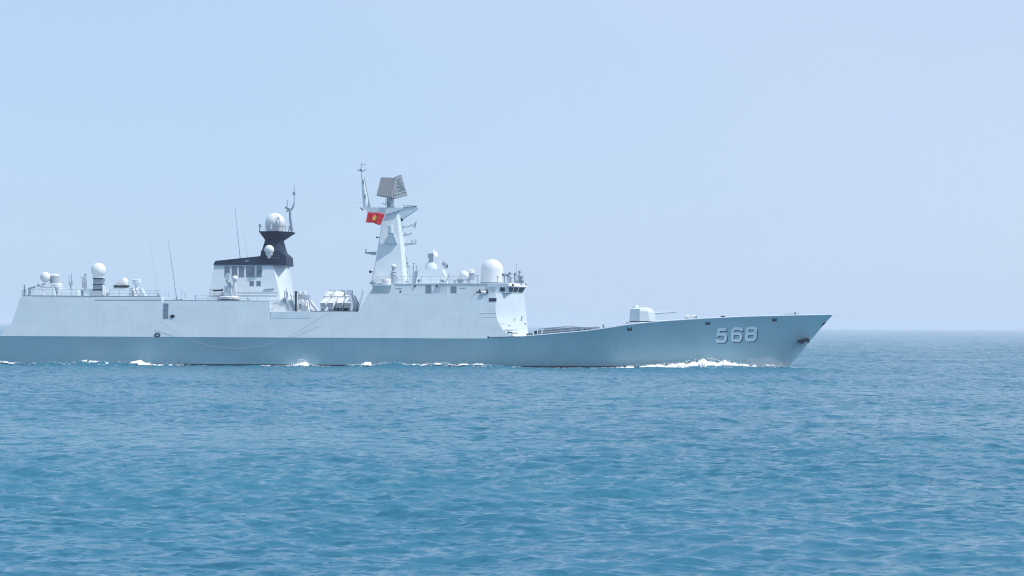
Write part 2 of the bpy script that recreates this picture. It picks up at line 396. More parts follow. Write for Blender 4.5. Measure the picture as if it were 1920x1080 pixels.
# ------------------------------------------------------------------ equipment on the bridge roof
def radome(px, py, rpx, y, neck, base_py, name='radome', mt=None):
    c = U(px, py, y); r = rpx * (D + y) / F; zb = UZ(px, base_py, y)
    m = MB(); m.ball((0, 0, 0), r); m.v = [(x + c.x, yy + c.y, z + c.z) for x, yy, z in m.v]
    o = part(name, m, mt or M_RADOME, ship)
    m = MB(); m.lathe((c.x, c.y, zb), [(neck * 1.3, 0), (neck * 1.3, .1), (neck, .14), (neck, c.z - zb - r * .75)], 20); part('pedestal', m, M_GREY, o)
    return o
# the big domed radome
c = U(922.5, 531.5, 8); r = 21.3 * 268 / F; hgt = UZ(922, 507, 8) - c.z
m = MB(); m.lathe(c, [(r * 1.0, 0), (r * 1.0, hgt * .5), (r * .99, hgt)] + [(r * .99 * math.cos(a), hgt + r * .99 * math.sin(a)) for a in np.linspace(.1, math.pi / 2, 14)], 40)
big = part('radome', m, M_RADOME, ship, 'large white domed radome on the bridge roof', angle=50)
m = MB(); m.lathe(c + Vector((0, 0, -.03)), [(r * 1.03, 0), (r * 1.03, .16)], 40); part('base_ring', m, M_MID, big)
# fire control director: ball and box
c = U(870, 516.5, 6)
m = MB(); m.ball(c, .68); o = part('radar_director', m, M_RADOME, ship, 'white ball shaped director beside a boxed dish')
m = MB(); m.lathe((c.x, c.y, UZ(870, 531, 6)), [(.62, 0), (.5, .25), (.42, .5)], 20); part('pedestal', m, M_GREY, o)
for dx in (-.6, .6): 
    m = MB(); m.tube([(c.x + dx * .7, c.y - .3, c.z - .4), (c.x + dx * 1.15, c.y - .3, UZ(870, 531, 6))], .08, 6); part('strut', m, M_GREY, o)
c2 = U(882, 516, 7)
m = MB(); m.lathe(c2, [(.3, -.35), (.62, -.28), (.66, .1), (.66, .25), (.5, .35), (0, .36)], 24, (.35, -.9, .05)); o = part('dish_antenna', m, M_GREY, ship)
m = MB(); m.lathe((c2.x, c2.y, c2.z + .05), [(.60, .2), (.60, .62), (.5, .7), (0, .72)], 22); part('dish_hood', m, M_WHITE, o)
m = MB(); m.lathe((c2.x, c2.y, UZ(882, 531, 7)), [(.5, 0), (.3, .6)], 16); part('pedestal', m, M_GREY, o)
# director house with its cone and dish, and the small ball behind
m = MB(); z0, z1 = UZ(810, 532, 6), UZ(810, 504, 6)
m.half([(z0, [(UX(776, 5), 6.0), (UX(779, 5), 5.2), (UX(832, 5), 5.2), (UX(838, 5), 6.2)]), (z1, [(UX(782, 5), 6.2), (UX(784, 5), 5.5), (UX(829, 5), 5.5), (UX(833, 5), 6.3)])])
dh = part('director_house', m, M_SUP, ship)
c = U(808, 504.2, 7)
m = MB(); m.lathe(c, [(.92, 0), (.92, .12), (.72, .62), (.45, .85)], 28); part('cone', m, M_SUP, dh)
m = MB(); m.lathe((c.x, c.y, c.z + .8), [(.36, 0), (.30, .7), (.30, 1.25), (.2, 1.3)], 16)
m.hexa([(c.x - .45 + a, 6.9 + b_, c.z + 1.5 + e) for e in (0, .6) for a, b_ in ((0, 0), (.35, 0), (.35, .3), (0, .3))])
dd = part('director_head', m, M_GREY, dh)
m = MB(); m.lathe(U(814, 475, 6.8), [(.12, -.1), (.35, 0), (.56, .18), (.53, .22), (.3, .08), (0, .02)], 20, (.8, -.45, .25)); part('director_dish', m, M_WHITE, dh)
c = U(834.5, 495, 7.5)
m = MB(); m.ball(c, .42); o = part('radome', m, M_GREY, ship, 'small ball radome above the director house')
m = MB(); m.lathe((c.x, c.y, UZ(834, 531, 7.5)), [(.10, 0), (.10, c.z - UZ(834, 531, 7.5) - .5), (.26, c.z - UZ(834, 531, 7.5) - .42), (.26, c.z - UZ(834, 531, 7.5) - .3)], 12); part('post', m, M_SUP, o)
m = MB(); p = U(838, 500, 7.4); m.tube([p + Vector((-.2, 0, -.1)), p + Vector((.05, 0, -.1)), p + Vector((.1, 0, .3))], .07, 6); part('bracket', m, M_DARK, o)
# posts with lamps and instruments along the roof edge
def stand(px, base, top, y, head=None, r=.05, m_=M_GREY, name='signal_lamp'):
    a = U(px, base, y); b_ = U(px, top, y)
    m = MB(); m.tube([a, b_], r, 6)
    o = part(name, m, m_, ship)
    if head == 'T':
        m = MB(); m.tube([b_ + Vector((-.2, 0, 0)), b_ + Vector((.2, 0, 0))], .06, 6); part('crossbar', m, m_, o)
    if head == 'lamp':
        m = MB(); m.lathe(b_, [(.10, -.15), (.2, 0), (.2, .22), (0, .24)], 12, (1, -.4, .2)); part('lamp_head', m, M_MID, o)
    if head == 'ball':
        m = MB(); m.ball(b_, .2, 14); part('lamp_head', m, M_GREY, o)
    return o
stand(933, 531, 519, 2.2, 'T'); stand(943, 531, 515, 2.3, 'lamp'); stand(946, 531, 515.5, 2.6, 'lamp', .06)
stand(955, 531, 513, 3, 'lamp', .1); stand(952, 531, 516, 2.6, 'lamp', .07); stand(958, 531, 520, 3.4, 'T', .12)
stand(966, 531, 511, 4, None, .07); stand(965, 531, 514, 4.2, 'lamp', .09); stand(974, 531, 509, 5, 'ball', .12); stand(972, 531, 516, 4.8, 'T', .10); stand(976.5, 531, 520, 5, 'lamp', .10)
stand(980.5, 531, 515, 6, None, .06); stand(968.6, 531, 494, 4.4, None, .025, name='whip_antenna'); stand(896, 531, 516, 4, 'T', .05); stand(853, 531, 526, 2.4, 'T', .12); stand(859, 531, 525, 2.4, 'lamp', .07)
stand(762, 531, 528, 2.5, 'T', .1); stand(785, 531, 526, 2.4, 'lamp', .06)
for px in (969, 979):
    m = MB(); a = U(px, 530, 5); m.box(a.x - .22, a.x + .22, a.y - .3, a.y + .3, a.z - .05, a.z + .3); part('locker', m, M_MID, ship)
m = MB(); p = U(984, 534, 6); m.tube([p, p + Vector((.2, 0, .12))], .09, 8); part('lamp', m, M_DARK, wh_o)
m = MB(); p = U(961.5, 534.3, 1.9); m.ball(p, .16, 12); part('lamp', m, M_DARK, wh_o)
# drooping wire antennas and a small davit on the walkway
m = MB(); p = U(835, 531, 1.5)
m.tube([U(828, 551, 1.3), U(831, 537, 1.4), U(838, 527, 1.5), U(833, 519, 1.6), U(830, 512, 1.6)], .05, 6); dv = part('davit', m, M_GREY, ship)
m = MB(); m.tube([U(834, 551, 1.3), U(836, 540, 1.3), U(830, 533, 1.4), U(838, 526, 1.5), U(842, 513, 1.6)], .05, 6); part('davit_arm', m, M_GREY, dv)
m = MB(); p = U(830, 527, 1.5); m.box(p.x - .3, p.x + .25, p.y, p.y + .3, p.z - .15, p.z + .2); part('davit_winch', m, M_GREY, dv)

# ------------------------------------------------------------------ main mast
def mast_ring(py, xl, xr, yn, ch):
    z = UZ(730, py, 7); a, b_ = UX(xl, yn, py), UX(xr, yn, py); c = ch
    return (z, [(a, yn + .5 * c), (a + .25 * c, yn), (b_ - c, yn), (b_, yn + 1.3 * c)])
m = MB(); m.half([mast_ring(533, 695, 764, 4.6, .55), mast_ring(500, 702, 761, 5.1, .5), mast_ring(455, 710, 756.5, 5.7, .45), mast_ring(392, 719, 748, 6.5, .35)])
mast = part('main_mast', m, M_SUP, ship, angle=14)
m = MB(); m.slab([(681, 388.5), (752, 389.5), (751, 393), (722, 402.5), (706, 398), (688, 397)], 6.0, 0, depth=4.0)
part('platform', m, M_SUP, mast)
m = MB(); m.slab([(748, 390.5), (783, 387), (783, 390), (757, 408), (748, 409)], 6.7, 0, depth=2.6); part('platform', m, M_SUP, mast)
m = MB(); m.slab([(756, 386.8), (780, 384.2), (782, 385.6), (757, 389)], 6.6, 0, depth=2.8); part('navigation_radar', m, M_WHITE, mast)
m = MB()
for px in (757, 764, 771): m.tube([U(px, 390, 6.7), U(px, 385, 6.7)], .05, 6)
m.tube([U(756, 385, 6.7), U(782, 385, 6.7)], .04, 6); part('railing', m, M_GREY, mast)
m = MB(); m.lathe(U(730, 389, 6.6), [(.16, 0), (.16, .5), (.1, .6)], 10); m.tube([U(724, 389, 6.6), U(723.5, 369, 6.6)], .04, 6); part('instrument', m, M_MID, mast)
m = MB(); m.tube([U(717, 380.5, 6.6), U(722, 384, 6.6), U(726, 378, 6.6)], .06, 6); part('instrument', m, M_GREY, mast)
m = MB(); m.tube([U(676, 389, 7), U(681, 394, 7)], .12, 8); part('lamp', m, M_MID, mast)
m = MB(); m.hexa([U(729, 396, 5.6), U(724.5, 394, 6.4), U(733, 394, 6.4), U(732.5, 394, 5.9), U(733, 402, 6.3), U(731, 400, 6.4), U(733.4, 402, 6.4), U(733.5, 401, 6.2)]); 
# pole mast at the aft end of the platform
a, b_ = U(687, 390, 8), U(678.5, 322, 8)
m = MB(); m.tube([a, a.lerp(b_, .55), b_], [.44, .28, .10], 12); pole = part('pole_mast', m, M_SUP, mast)
m = MB(); m.tube([U(694, 389, 8), U(683, 333, 8)], .05, 6); part('stay', m, M_GREY, mast)
m = MB(); m.tube([b_, U(677.5, 305, 8)], .045, 6); m.tube([U(671, 316.5, 8), U(673, 320, 8), U(678, 321, 8), U(683, 320.5, 8), U(686.5, 317, 8)], .07, 6); m.tube([U(679, 308.5, 8), U(686, 307.5, 8)], .05, 6)
m.ball(U(677.3, 317.5, 8), .2, 10); part('yard', m, M_GREY, mast)
for px, py in ((680.5, 341.5), (684, 368)):
    m = MB(); p = U(px, py, 7.5); m.box(p.x - .13, p.x + .13, 7.3, 7.7, p.z - .22, p.z + .22); part('lamp', m, M_MID, mast)
m = MB(); m.tube([U(669, 380.5, 8), U(681, 380.5, 8)], .03, 6); part('wire_antenna', m, M_SUP, mast)
# air search radar: two slanted planar arrays on a turntable
c = U(733, 389, 8)
m = MB(); m.lathe(c, [(.55, 0), (.42, .3), (.40, 1.0), (.3, 1.25), (.3, 1.6)], 18); rad = part('air_search_radar', m, M_SUP, ship, 'rotating radar of two slanted planar arrays on the mast top')
A = [U(706, 366, 6.7), U(735, 370.5, 5.2), U(742.5, 333.5, 6.6), U(714.5, 332.5, 8.1)]
m = MB(); m.panel(A, 0, 1, 0, 1, .02, .22); part('antenna_panel', m, M_ARRAY, rad)
for k in range(13):
    pass
m = MB()
for k in range(14): 
    m.panel(A, (k + .06) / 14, (k + .94) / 14, .03, .97, .05, -.02)
part('array_elements', m, M_ARRAY, rad)
Bp = [U(737.5, 374, 5.4), U(764.5, 366.5, 9.4), U(752, 327.5, 10.0), U(743, 333.8, 6.8)]
Bp[3] = U(742, 331.5, 6.8)
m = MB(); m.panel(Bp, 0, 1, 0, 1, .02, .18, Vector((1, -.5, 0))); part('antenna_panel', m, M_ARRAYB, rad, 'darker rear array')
m = MB()
for k in range(9): m.panel(Bp, k / 9 + .02, k / 9 + .05, .0, 1, .10, 0, Vector((1, -.5, 0)))
for k in range(6): m.panel(Bp, 0, 1, k / 6 + .05, k / 6 + .075, .16, -.11, Vector((1, -.5, 0)))
part('array_ribs', m, M_GREY, rad)
m = MB()
for p0, p1 in ((A[0], Bp[0]), (A[3], Bp[3])): m.tube([p0 * .5 + A[1] * .5 if p0 is A[0] else p0 * .4 + A[2] * .6, c + Vector((0, 0, 1.3))], .07, 6)
m.tube([U(727, 371, 7), U(727, 388, 7.5)], .1, 8); part('support_strut', m, M_MID, rad)
# box and bracket on the mast side; bracket face shaped to look shaded
m = MB(); p = U(732.5, 437, 4.9); m.lathe(p, [(.36, 0), (.36, 1.0), (.3, 1.06), (0, 1.07)], 16); part('sensor_drum', m, M_SUP, mast)
m = MB(); m.lathe(p + Vector((0, 0, -.15)), [(.36, 0), (.40, .14)], 16); part('sensor_drum_base', m, M_MID, mast)
zt, zb = UZ(732, 439, 5), UZ(732, 456, 5)
m = MB(); m.loft([[(UX(721.5, 5), 6.6, zb), (UX(744, 5), 6.6, zb), (UX(743.5, 5), 5.25, zb), (UX(722, 5), 5.45, zb)], [(UX(727.5, 5), 6.6, zt), (UX(738, 5), 6.6, zt), (UX(737.5, 5), 4.45, zt), (UX(728, 5), 4.5, zt)]])
part('bracket', m, M_SUP, mast)
# yards fore and aft of the mast
def yard(pts, thick, y, extra=()):
    m = MB(); m.slab(pts, y, 0, depth=thick); o = part('yard', m, M_GREY, mast)
    for q_ in extra:
        mm = MB(); mm.tube([U(px, py, y + thick / 2) for px, py in q_], .06, 6); part('antenna', mm, M_MID, o)
yard([(684.5, 472.5), (706, 472), (703.5, 478.5), (684, 475)], .5, 7.5, [[(686, 473), (686, 467)], [(685.5, 467.5), (687, 469)]])
yard([(752, 425.2), (768, 424.2), (768, 425.4), (752, 427)], .4, 7.6, [[(768, 425), (772, 421), (775, 424), (779, 419)], [(776, 417), (780.5, 416), (778, 428), (774, 423)]])
yard([(754, 441), (765, 438.5), (771, 437.5), (771, 439), (764, 441), (754, 444)], .4, 7.6, [[(770, 439), (772, 436)], [(758, 440), (759, 436), (762, 439)]])
yard([(755, 456.5), (778, 455.5), (780, 457.5), (757, 461)], .5, 7.5, [[(779.5, 456), (780, 449)], [(771, 455.5), (773, 450), (775, 454)], [(757, 455), (757, 450)]])
m = MB(); m.tube([U(757, 461, 7.6), U(759.5, 471, 7.6), U(761, 481, 7.6), U(763, 484, 7.6), U(763, 500, 7.6)], .07, 6); part('waveguide', m, M_GREY, mast)
m = MB(); p = U(753.5, 412.5, 7); m.lathe(p, [(.10, -.4), (.16, 0), (.1, .2)], 10, (1, 0, .1)); part('lamp', m, M_DARK, mast)
for px, py, r in ((707, 445, .13), (694.3, 509.6, .19)):
    m = MB(); m.ball(U(px, py, 7.5), r, 14); p = U(px, py, 7.5); m.tube([p, p + Vector((.6, 0, 0))], .05, 6); part('lamp', m, M_DARK, mast)
# small domed post and locker at the mast foot
c = U(738, 531.5, 4)
m = MB(); m.lathe(c, [(.42, 0), (.40, .9), (.46, 1.2), (.40, 1.3), (.30, 1.5), (.42, 1.55), (.25, 1.7), (.25, 2.1), (.36, 2.2)], 18)
o = part('sensor_post', m, M_GREY, ship)
m = MB(); m.ball(c + Vector((0, 0, 2.25)), .36, 18, 0, 90); part('cap', m, M_WHITE, o)
m = MB(); m.tube([c + Vector((.4, -.1, 1.0)), c + Vector((.75, -.2, .75))], .14, 8); part('arm', m, M_WHITE, o)
m = MB(); a = U(709, 531, 3.5); m.box(UX(704, 3.5), UX(716, 3.5), 3, 4.5, a.z - .03, UZ(709, 521, 3.5)); part('locker', m, M_WHITE, ship)
m = MB(); a = U(697, 531, 3.0); m.box(UX(693, 3.5), UX(704, 3.5), 2.8, 4.4, a.z - .06, a.z + .12); m.tube([U(698, 531, 2.8), U(699, 525, 2.8)], .08, 6); part('cleat', m, M_MID, ship)
# instruments between mast and director house
m = MB(); m.box(UX(773, 6), UX(784, 6), 5.6, 7, UZ(778, 532, 6), UZ(778, 507, 6)); o = part('ladder_trunk', m, M_SUP, ship)
m = MB()
for k in range(9): m.box(UX(775, 5.5), UX(781, 5.5), 5.5, 5.56, UZ(778, 530 - k * 2.6, 6), UZ(778, 529.3 - k * 2.6, 6))
part('ladder_rungs', m, M_GREY, o)
for px, py in ((764.5, 493), (762, 499), (767, 499.5), (775, 500), (781, 500), (776, 494)):
    m = MB(); p = U(px, py, 6.5); m.ball(p, .11, 10); m.tube([p, p + Vector((0, 0, -1.5))], .03, 6); part('signal_lamp', m, M_MID, ship)

# ------------------------------------------------------------------ funnel and aft mast
def fr(py, xl, xc, xr, yn, yf):
    z = UZ(470, py, yn); return (z, [(UX(xl, yn, py), yn), (UX(xc, yn, py), yn), (UX(xr, yf, py), yf)])
fl = [fr(566, 388, 528, 545, 3.0, 5.2), fr(496, 402, 511, 536, 4.0, 5.9)]
m = MB(); m.half(fl); fun = part('funnel', m, M_SUP, ship, angle=10)
FQ = [Vector((fl[0][1][0][0], fl[0][1][0][1], fl[0][0])), Vector((fl[0][1][1][0], fl[0][1][1][1], fl[0][0])), Vector((fl[1][1][1][0], fl[1][1][1][1], fl[1][0])), Vector((fl[1][1][0][0], fl[1][1][0][1], fl[1][0]))]
def fq(px, py):
    y = 3.5
    for _ in range(3): y = 3.0 + (U(px, py, y).z - fl[0][0]) / (fl[1][0] - fl[0][0])
    return U(px, py, y)
for x0, y0, x1, y1, m_ in ((421, 499, 431, 519.5, M_LOUVRE), (434.5, 499, 445, 519.5, M_LOUVRE), (448, 499, 458, 519.7, M_LOUVRE), (461, 499, 477.5, 519.7, M_LOUVRE), (481, 499, 491, 519.7, M_LOUVRE), (468, 527, 476, 536.5, M_LOUVRE), (481, 527, 489, 536.5, M_LOUVRE)):
    q = [fq(x0, y1), fq(x1, y1), fq(x1, y0), fq(x0, y0)]
    m = MB(); m.panel(q, 0, 1, 0, 1, .015, .05); lo = part('intake_louvre', m, m_, fun)
    m = MB()
    for k in range(int((y1 - y0) / 2)):
        v = (k + .5) / int((y1 - y0) / 2); m.panel(q, .05, .95, v - .02, v + .02, .05, -.016)
    part('slats', m, M_MID, lo)
m = MB(); m.slab([(507, 541), (514.5, 540), (514, 542), (495, 543.5), (495, 541.5)], 3.2, 0, depth=.6); part('shelf', m, M_GREY, fun)
for py in (548, 554, 542):
    m = MB(); a, b_ = fq(393, py), fq(520 if py != 542 else 412, py); m.tube([a + Vector((0, -.05, 0)), b_ + Vector((0, -.05, 0))], .025, 6); part('handrail', m, M_GREY, fun)
# black cap and tower
c0 = UZ(470, 496.3, 4)
m = MB(); m.slab([(399.5, 496.4), (404, 489), (489, 480), (489, 470), (525, 470), (536, 480), (537.3, 496.4)], 3.75, .03, zr=c0)
cap = part('funnel_cap', m, M_NAVY, ship)
def tr(py, xl, xc, xr, yn, yf):
    z = UZ(515, py, 6); return (z, [(UX(xl, yn, py), yn), (UX(xc, yn, py), yn), (UX(xr, yf, py), yf)])
m = MB(); m.half([tr(486, 486, 524, 535.5, 3.60, 5.6), tr(450, 497, 523, 529, 6.0, 7.0), tr(438, 487.5, 525, 545, 4.9, 6.5), tr(434.5, 485, 530, 549.5, 4.7, 6.3)])
tower = part('aft_mast', m, M_NAVY, ship, angle=10)
m = MB(); m.slab([(459, 489), (466, 488.3), (466, 490), (459, 490.5)], 3.6, 0, depth=.4); part('plate', m, M_GREY, cap)
c = U(516, 418.5, 8); r = 18.8 * 268 / F; zb = UZ(516, 434, 8)
m = MB(); m.lathe((c.x, c.y, zb), [(r * .86, 0), (r * .9, .3)] + [(r * math.cos(a), c.z - zb + r * math.sin(a)) for a in np.linspace(-.45, math.pi / 2, 18)], 36)
part('radome', m, M_RADOME, ship, 'white ball radome on the black aft mast', angle=50)
def railing(pts, h=.95, name='railing', m_=M_GREY, parent=None, r=.028, step=1.2):
    m = MB()
    for i in range(len(pts) - 1):
        a, b_ = Vector(pts[i]), Vector(pts[i + 1]); n_ = max(1, int((b_ - a).length / step))
        for zz in (h, h * .5): m.tube([a + Vector((0, 0, zz)), b_ + Vector((0, 0, zz))], r, 5)
        for k in range(n_ + 1): p = a.lerp(b_, k / n_); m.tube([p, p + Vector((0, 0, h))], r, 5)
    return part(name, m, m_, parent or ship)
rp = [U(486.5, 434.3, 8), U(487.5, 434.3, 4.9), U(529, 434.3, 4.9), U(548, 434.3, 6.5), U(548, 434.3, 9.5)]
railing(rp, .72, m_=M_MID, parent=tower, step=.6)
m = MB(); p = U(487, 424, 5); m.box(p.x - .12, p.x + .16, 4.9, 5.2, p.z - .1, p.z + .25); part('lamp', m, M_MID, tower)
m = MB(); m.box(UX(506, 4.8), UX(509, 4.8), 4.75, 4.9, UZ(507, 430, 4.8), UZ(507, 420.5, 4.8)); part('life_buoy_box', m, M_WHITE, tower)
m = MB(); m.tube([U(547.5, 434, 6.3), U(544.5, 412, 6.3), U(543.5, 394, 6.3)], [.2, .17, .15], 8); m.tube([U(540.5, 434, 6.3), U(544, 424, 6.3)], .06, 6)
ap = part('aft_pole', m, M_MID, tower)
m = MB(); m.tube([U(543.7, 396, 6.3), U(547, 393, 6.3), U(551, 388, 6.3), U(551.6, 378, 6.3), U(551.6, 364, 6.3), U(551.4, 346, 6.3)], [.09, .08, .07, .06, .05, .03], 7); m.tube([U(545.5, 394.5, 6.3), U(550.5, 382, 6.3)], .05, 6); part('whip_antenna', m, M_MID, tower)
m = MB(); m.lathe(U(551.4, 366, 6.3), [(.1, 0), (.17, .15), (.17, .4), (.08, .5)], 10); part('antenna_head', m, M_MID, tower)
m = MB(); m.tube([U(538.7, 390, 6.3), U(538.7, 374.5, 6.3)], .045, 6); m.tube([U(534, 389.5, 6.3), U(541, 391, 6.3), U(546, 392, 6.3)], .09, 6); m.tube([U(537, 398, 6.3), U(541, 392, 6.3)], .08, 6); m.tube([U(535, 387, 6.3), U(540, 394, 6.3)], .07, 6); m.tube([U(541.5, 396, 6.3), U(538, 388, 6.3)], .07, 6); part('yard', m, M_MID, tower)
c = U(504.8, 468.5, 3.4)
m = MB(); m.ball(c, 9.2 * (D + 3.4) / F); o = part('radome', m, M_RADOME, ship, 'smaller ball radome on a bracket against the black mast')
m = MB(); m.lathe((c.x, c.y, c.z - 1.15), [(.12, 0), (.24, .15), (.3, .35), (.5, .5), (.52, .62)], 18); m.box(c.x - .2, c.x + .2, c.y, c.y + 2, c.z - .95, c.z - .75); part('bracket', m, M_WHITE, o)

# whip antennas
def whip(p0, p1, y, r=.045, m_=M_MID):
    a, b_ = U(*p0, y), U(*p1, y)
    m = MB(); m.tube([a, a.lerp(b_, .12), a.lerp(b_, .5), b_], [.09, r, r * .8, r * .45], 6); o = part('whip_antenna', m, m_, ship)
    m = MB(); m.lathe(a, [(.2, -.12), (.18, .1), (.1, .35)], 10); part('base', m, M_MID, o)
whip((297, 555), (279, 449), 8, .022, M_GREY); whip((331.5, 562), (315.5, 450), 3); whip((451, 490), (440, 386), 4.2)
whip((464.5, 488), (457, 425), 11, .018, M_GREY)
for px, t_ in ((291, 543), (348, 547), (311, 547), (316, 546), (341, 545), (346, 549)):
    m = MB(); m.tube([U(px, 558, 9), U(px - .5, t_, 9)], .03, 5); part('whip_antenna', m, M_GREY, ship)
m = MB(); m.box(UX(312, 4), UX(330, 4), 3, 5, UZ(320, 566, 4), UZ(320, 559, 4)); part('locker', m, M_SUP, ship)
m = MB(); m.tube([U(358, 564, 2), U(366, 563.5, 2), U(366.5, 553, 2)], .07, 6); part('bollard', m, M_MID, ship)
m = MB(); m.tube([U(332, 563, 2), U(342, 561.5, 2)], .12, 6); part('bollard', m, M_MID, ship)

# ------------------------------------------------------------------ twin dish director in front of the funnel
c = U(430, 564, 2.2)
m = MB(); m.lathe(c, [(1.42, 0), (1.42, .14)], 32); m.lathe(c + Vector((0, 0, .14)), [(1.2, 0), (1.2, .06)], 32); o = part('director', m, M_DARK, ship, 'white director with two upright dishes before the funnel')
m = MB(); m.lathe(c + Vector((0, 0, .19)), [(1.3, 0), (1.32, .3), (1.2, .42), (0, .43)], 32); part('turntable', m, M_WHITE, o)
m = MB(); m.box(UX(421, 2), UX(433, 2), 1.7, 3, c.z + .6, UZ(425, 536, 2)); part('housing', m, M_SUP, o)
m = MB(); m.tube([U(435, 557, 1.6), U(438, 546, 1.6), U(440, 537, 1.6), U(440, 528, 1.6)], [.2, .2, .26, .2], 10); m.tube([U(441.5, 556, 1.6), U(442, 537, 1.6)], .13, 8); m.tube([U(428, 545, 1.6), U(436, 537, 1.6), U(440, 536, 1.6)], .14, 8); part('yoke', m, M_WHITE, o)
m = MB(); m.lathe(U(427, 519, 1.6), [(.10, -.25), (.34, -.05), (.5, .1), (.47, .14), (.2, .0)], 20, (-.6, -.55, .2)); part('dish', m, M_WHITE, o)
m = MB(); m.ball(U(440.5, 522.5, 1.6), .42, 18, -40, 90); m.tube([U(440, 523, 1.6), U(439, 530, 1.6)], .2, 8); part('dish', m, M_WHITE, o)
m = MB(); m.tube([U(425, 525, 1.7), U(428, 530, 1.7), U(432, 536, 1.7)], .22, 8); part('arm', m, M_GREY, o)
m = MB(); a = U(408, 544.6, 2.5); m.tube([U(399.5, 545, 2.5), U(415, 544.5, 2.5)], .11, 8); m.ball(U(416.5, 543.5, 2.5), .15, 10); part('gun_barrel', m, M_DARK, o)
for py in (550, 553.5): 
    m = MB(); m.tube([U(395, py, 2.4), U(414, py - .5, 2.4)], .09, 6); part('handrail', m, M_WHITE, ship)
m = MB(); m.tube([U(463.5, 557, 2.2), U(464, 561.5, 2.2), U(469, 562, 2.2)], .06, 6); part('cleat', m, M_MID, ship)

# midship gear
m = MB(); a, b_ = U(555, 583, 1.1), U(555, 548, 1.1); m.tube([a, b_], .13, 10); m.tube([U(552.5, 548, 1.1), U(557.5, 547.5, 1.1)], .12, 8); part('crane_post', m, M_DARK, ship)
m = MB(); m.tube([U(557.3, 583, 1.1), U(557, 549, 1.1)], .09, 8); part('crane_post', m, M_WHITE, ship)
for p0, p1 in (((537, 562), (537, 541)), ((533.5, 562), (534, 545)), ((540, 561), (539, 548)), ((547, 562), (545, 551)), ((552, 560), (549, 554))):
    m = MB(); m.tube([U(*p0, 1.6), U(*p1, 1.6)], .07, 6); part('stanchion', m, M_GREY, ship)
m = MB(); p = U(534, 563, 1.3); m.box(p.x - .3, p.x + .2, 1.2, 1.6, p.z - .2, p.z + .3); part('winch', m, M_MID, ship)
m = MB(); p = U(563, 575, .9); m.box(p.x - .15, p.x + .15, .8, 1.1, p.z - .35, p.z + .4); part('winch', m, M_MID, ship)
c = U(566.5, 563, 4)
m = MB(); m.lathe(c, [(.9, 0), (1.1, .45), (1.12, .75), (1.0, .8)], 26); o = part('decoy_launcher', m, M_GREY, ship)
for px in (562.3, 570.7):
    m = MB(); p = U(px, 553.5, 4); m.lathe(p, [(.28, 0), (.28, .5), (.2, .56), (0, .57)], 14); part('launch_barrel', m, M_WHITE, o)
for px in (574, 578, 582):
    m = MB(); m.tube([U(px, 584, .9), U(px - 2, 566, 1.2)], .07, 6); part('stanchion', m, M_GREY, ship)
m = MB(); p = U(585, 580.5, .9); m.lathe(p, [(.05, -.3), (.2, -.1), (.2, .1), (.02, .3)], 10); part('fender', m, M_WHITE, ship)
m = MB(); m.tube([U(588, 584.4, 1), U(598, 584.2, 1)], .09, 6); part('rail', m, M_MID, ship)
m = MB(); m.tube([U(682, 546, 1.2), U(678, 560, 1.1), U(673, 578, 1.0)], .045, 6); part('handrail', m, M_GREY, ship)
m = MB(); m.tube([U(680, 543, 1.2), U(675, 562, 1.1), U(671, 578, 1.0)], .03, 6); part('handrail', m, M_GREY, ship)

# ------------------------------------------------------------------ missile launchers
def box_tube(rear_top_l, width, hgt, length, yaw, pitch, name, parent):
    """a square launch tube: the lower rear end near the ship's side, the other end raised inboard"""
    d = Vector((math.sin(yaw) * math.cos(pitch), math.cos(yaw) * math.cos(pitch), math.sin(pitch)))
    side = Vector((math.cos(yaw), -math.sin(yaw), 0)); upv = side.cross(d)
    o = Vector(rear_top_l); p = [o - upv * hgt, o + side * width - upv * hgt, o + side * width, o]
    m = MB(); m.hexa(p + [x + d * length for x in p]); ob = part(name, m, M_WHITE, parent)
    m = MB(); m.hexa([p_ - d * .05 + (c_ - p_) * .10 for p_, c_ in zip(p, [sum(p, Vector()) / 4] * 4)] + [p_ + d * .02 + (c_ - p_) * .10 for p_, c_ in zip(p, [sum(p, Vector()) / 4] * 4)])
    part('rear_cover', m, M_MID, ob)
    for f_ in (.3, .8):
        q_ = [x + d * length * f_ for x in p]; cc = sum(q_, Vector()) / 4
        q_ = [cc + (x - cc) * 1.05 for x in q_]; m = MB(); m.hexa(q_ + [x + d * .12 for x in q_]); part('band', m, M_SUP, ob)
    return ob
m = MB(); zb = UZ(634, 585.2, 4)
m.box(UX(598, 4), UX(668, 4), 3.2, 12.8, zb - .05, zb + .15); ml = part('missile_launcher', m, M_MID, ship, 'rack of slanted square missile launch tubes amidships')
for row in (0, 1):
    for px in (600, 614, 631, 645.5):
        left = px < 630; y = 3.6 + 2.15 * row
        p = U(px + (6.5 if left else 1.0) * row, 567.5 - 12.0 * row, y)
        box_tube(p, .80, (.72 if row == 0 else .62), 2.25 + .5 * row, .22 if left else .03, .34, 'launch_tube', ml)
m = MB()
for px in (601, 615):
    a = UX(px, 3.8); m.box(a, a + .76, 3.85, 5.4, zb + .1, UZ(630, 567.5, 3.6) - .74)
part('launcher_base', m, M_MID, ml)
m = MB()
for p0, p1 in (((628, 584), (634, 572)), ((640, 584), (634, 572)), ((640, 584), (648, 572)), ((656, 584), (648, 572)), ((630, 584), (630, 571)), ((656, 584), (656, 570))):
    m.tube([U(*p0, 4.2), U(*p1, 4.2)], .09, 6)
part('frame', m, M_MID, ml)
m = MB(); m.box(UX(628, 8), UX(657, 8), 6.5, 7, zb + .1, zb + 1.4); part('dark_panel', m, M_DARK, ml)  # dark plate behind the open frame under the tubes
m = MB(); m.slab([(658, 553), (661, 553), (669, 569), (668.5, 580), (664, 585), (660, 585)], 4.0, 0, depth=4.5); part('dark_panel', m, M_MID, ml)
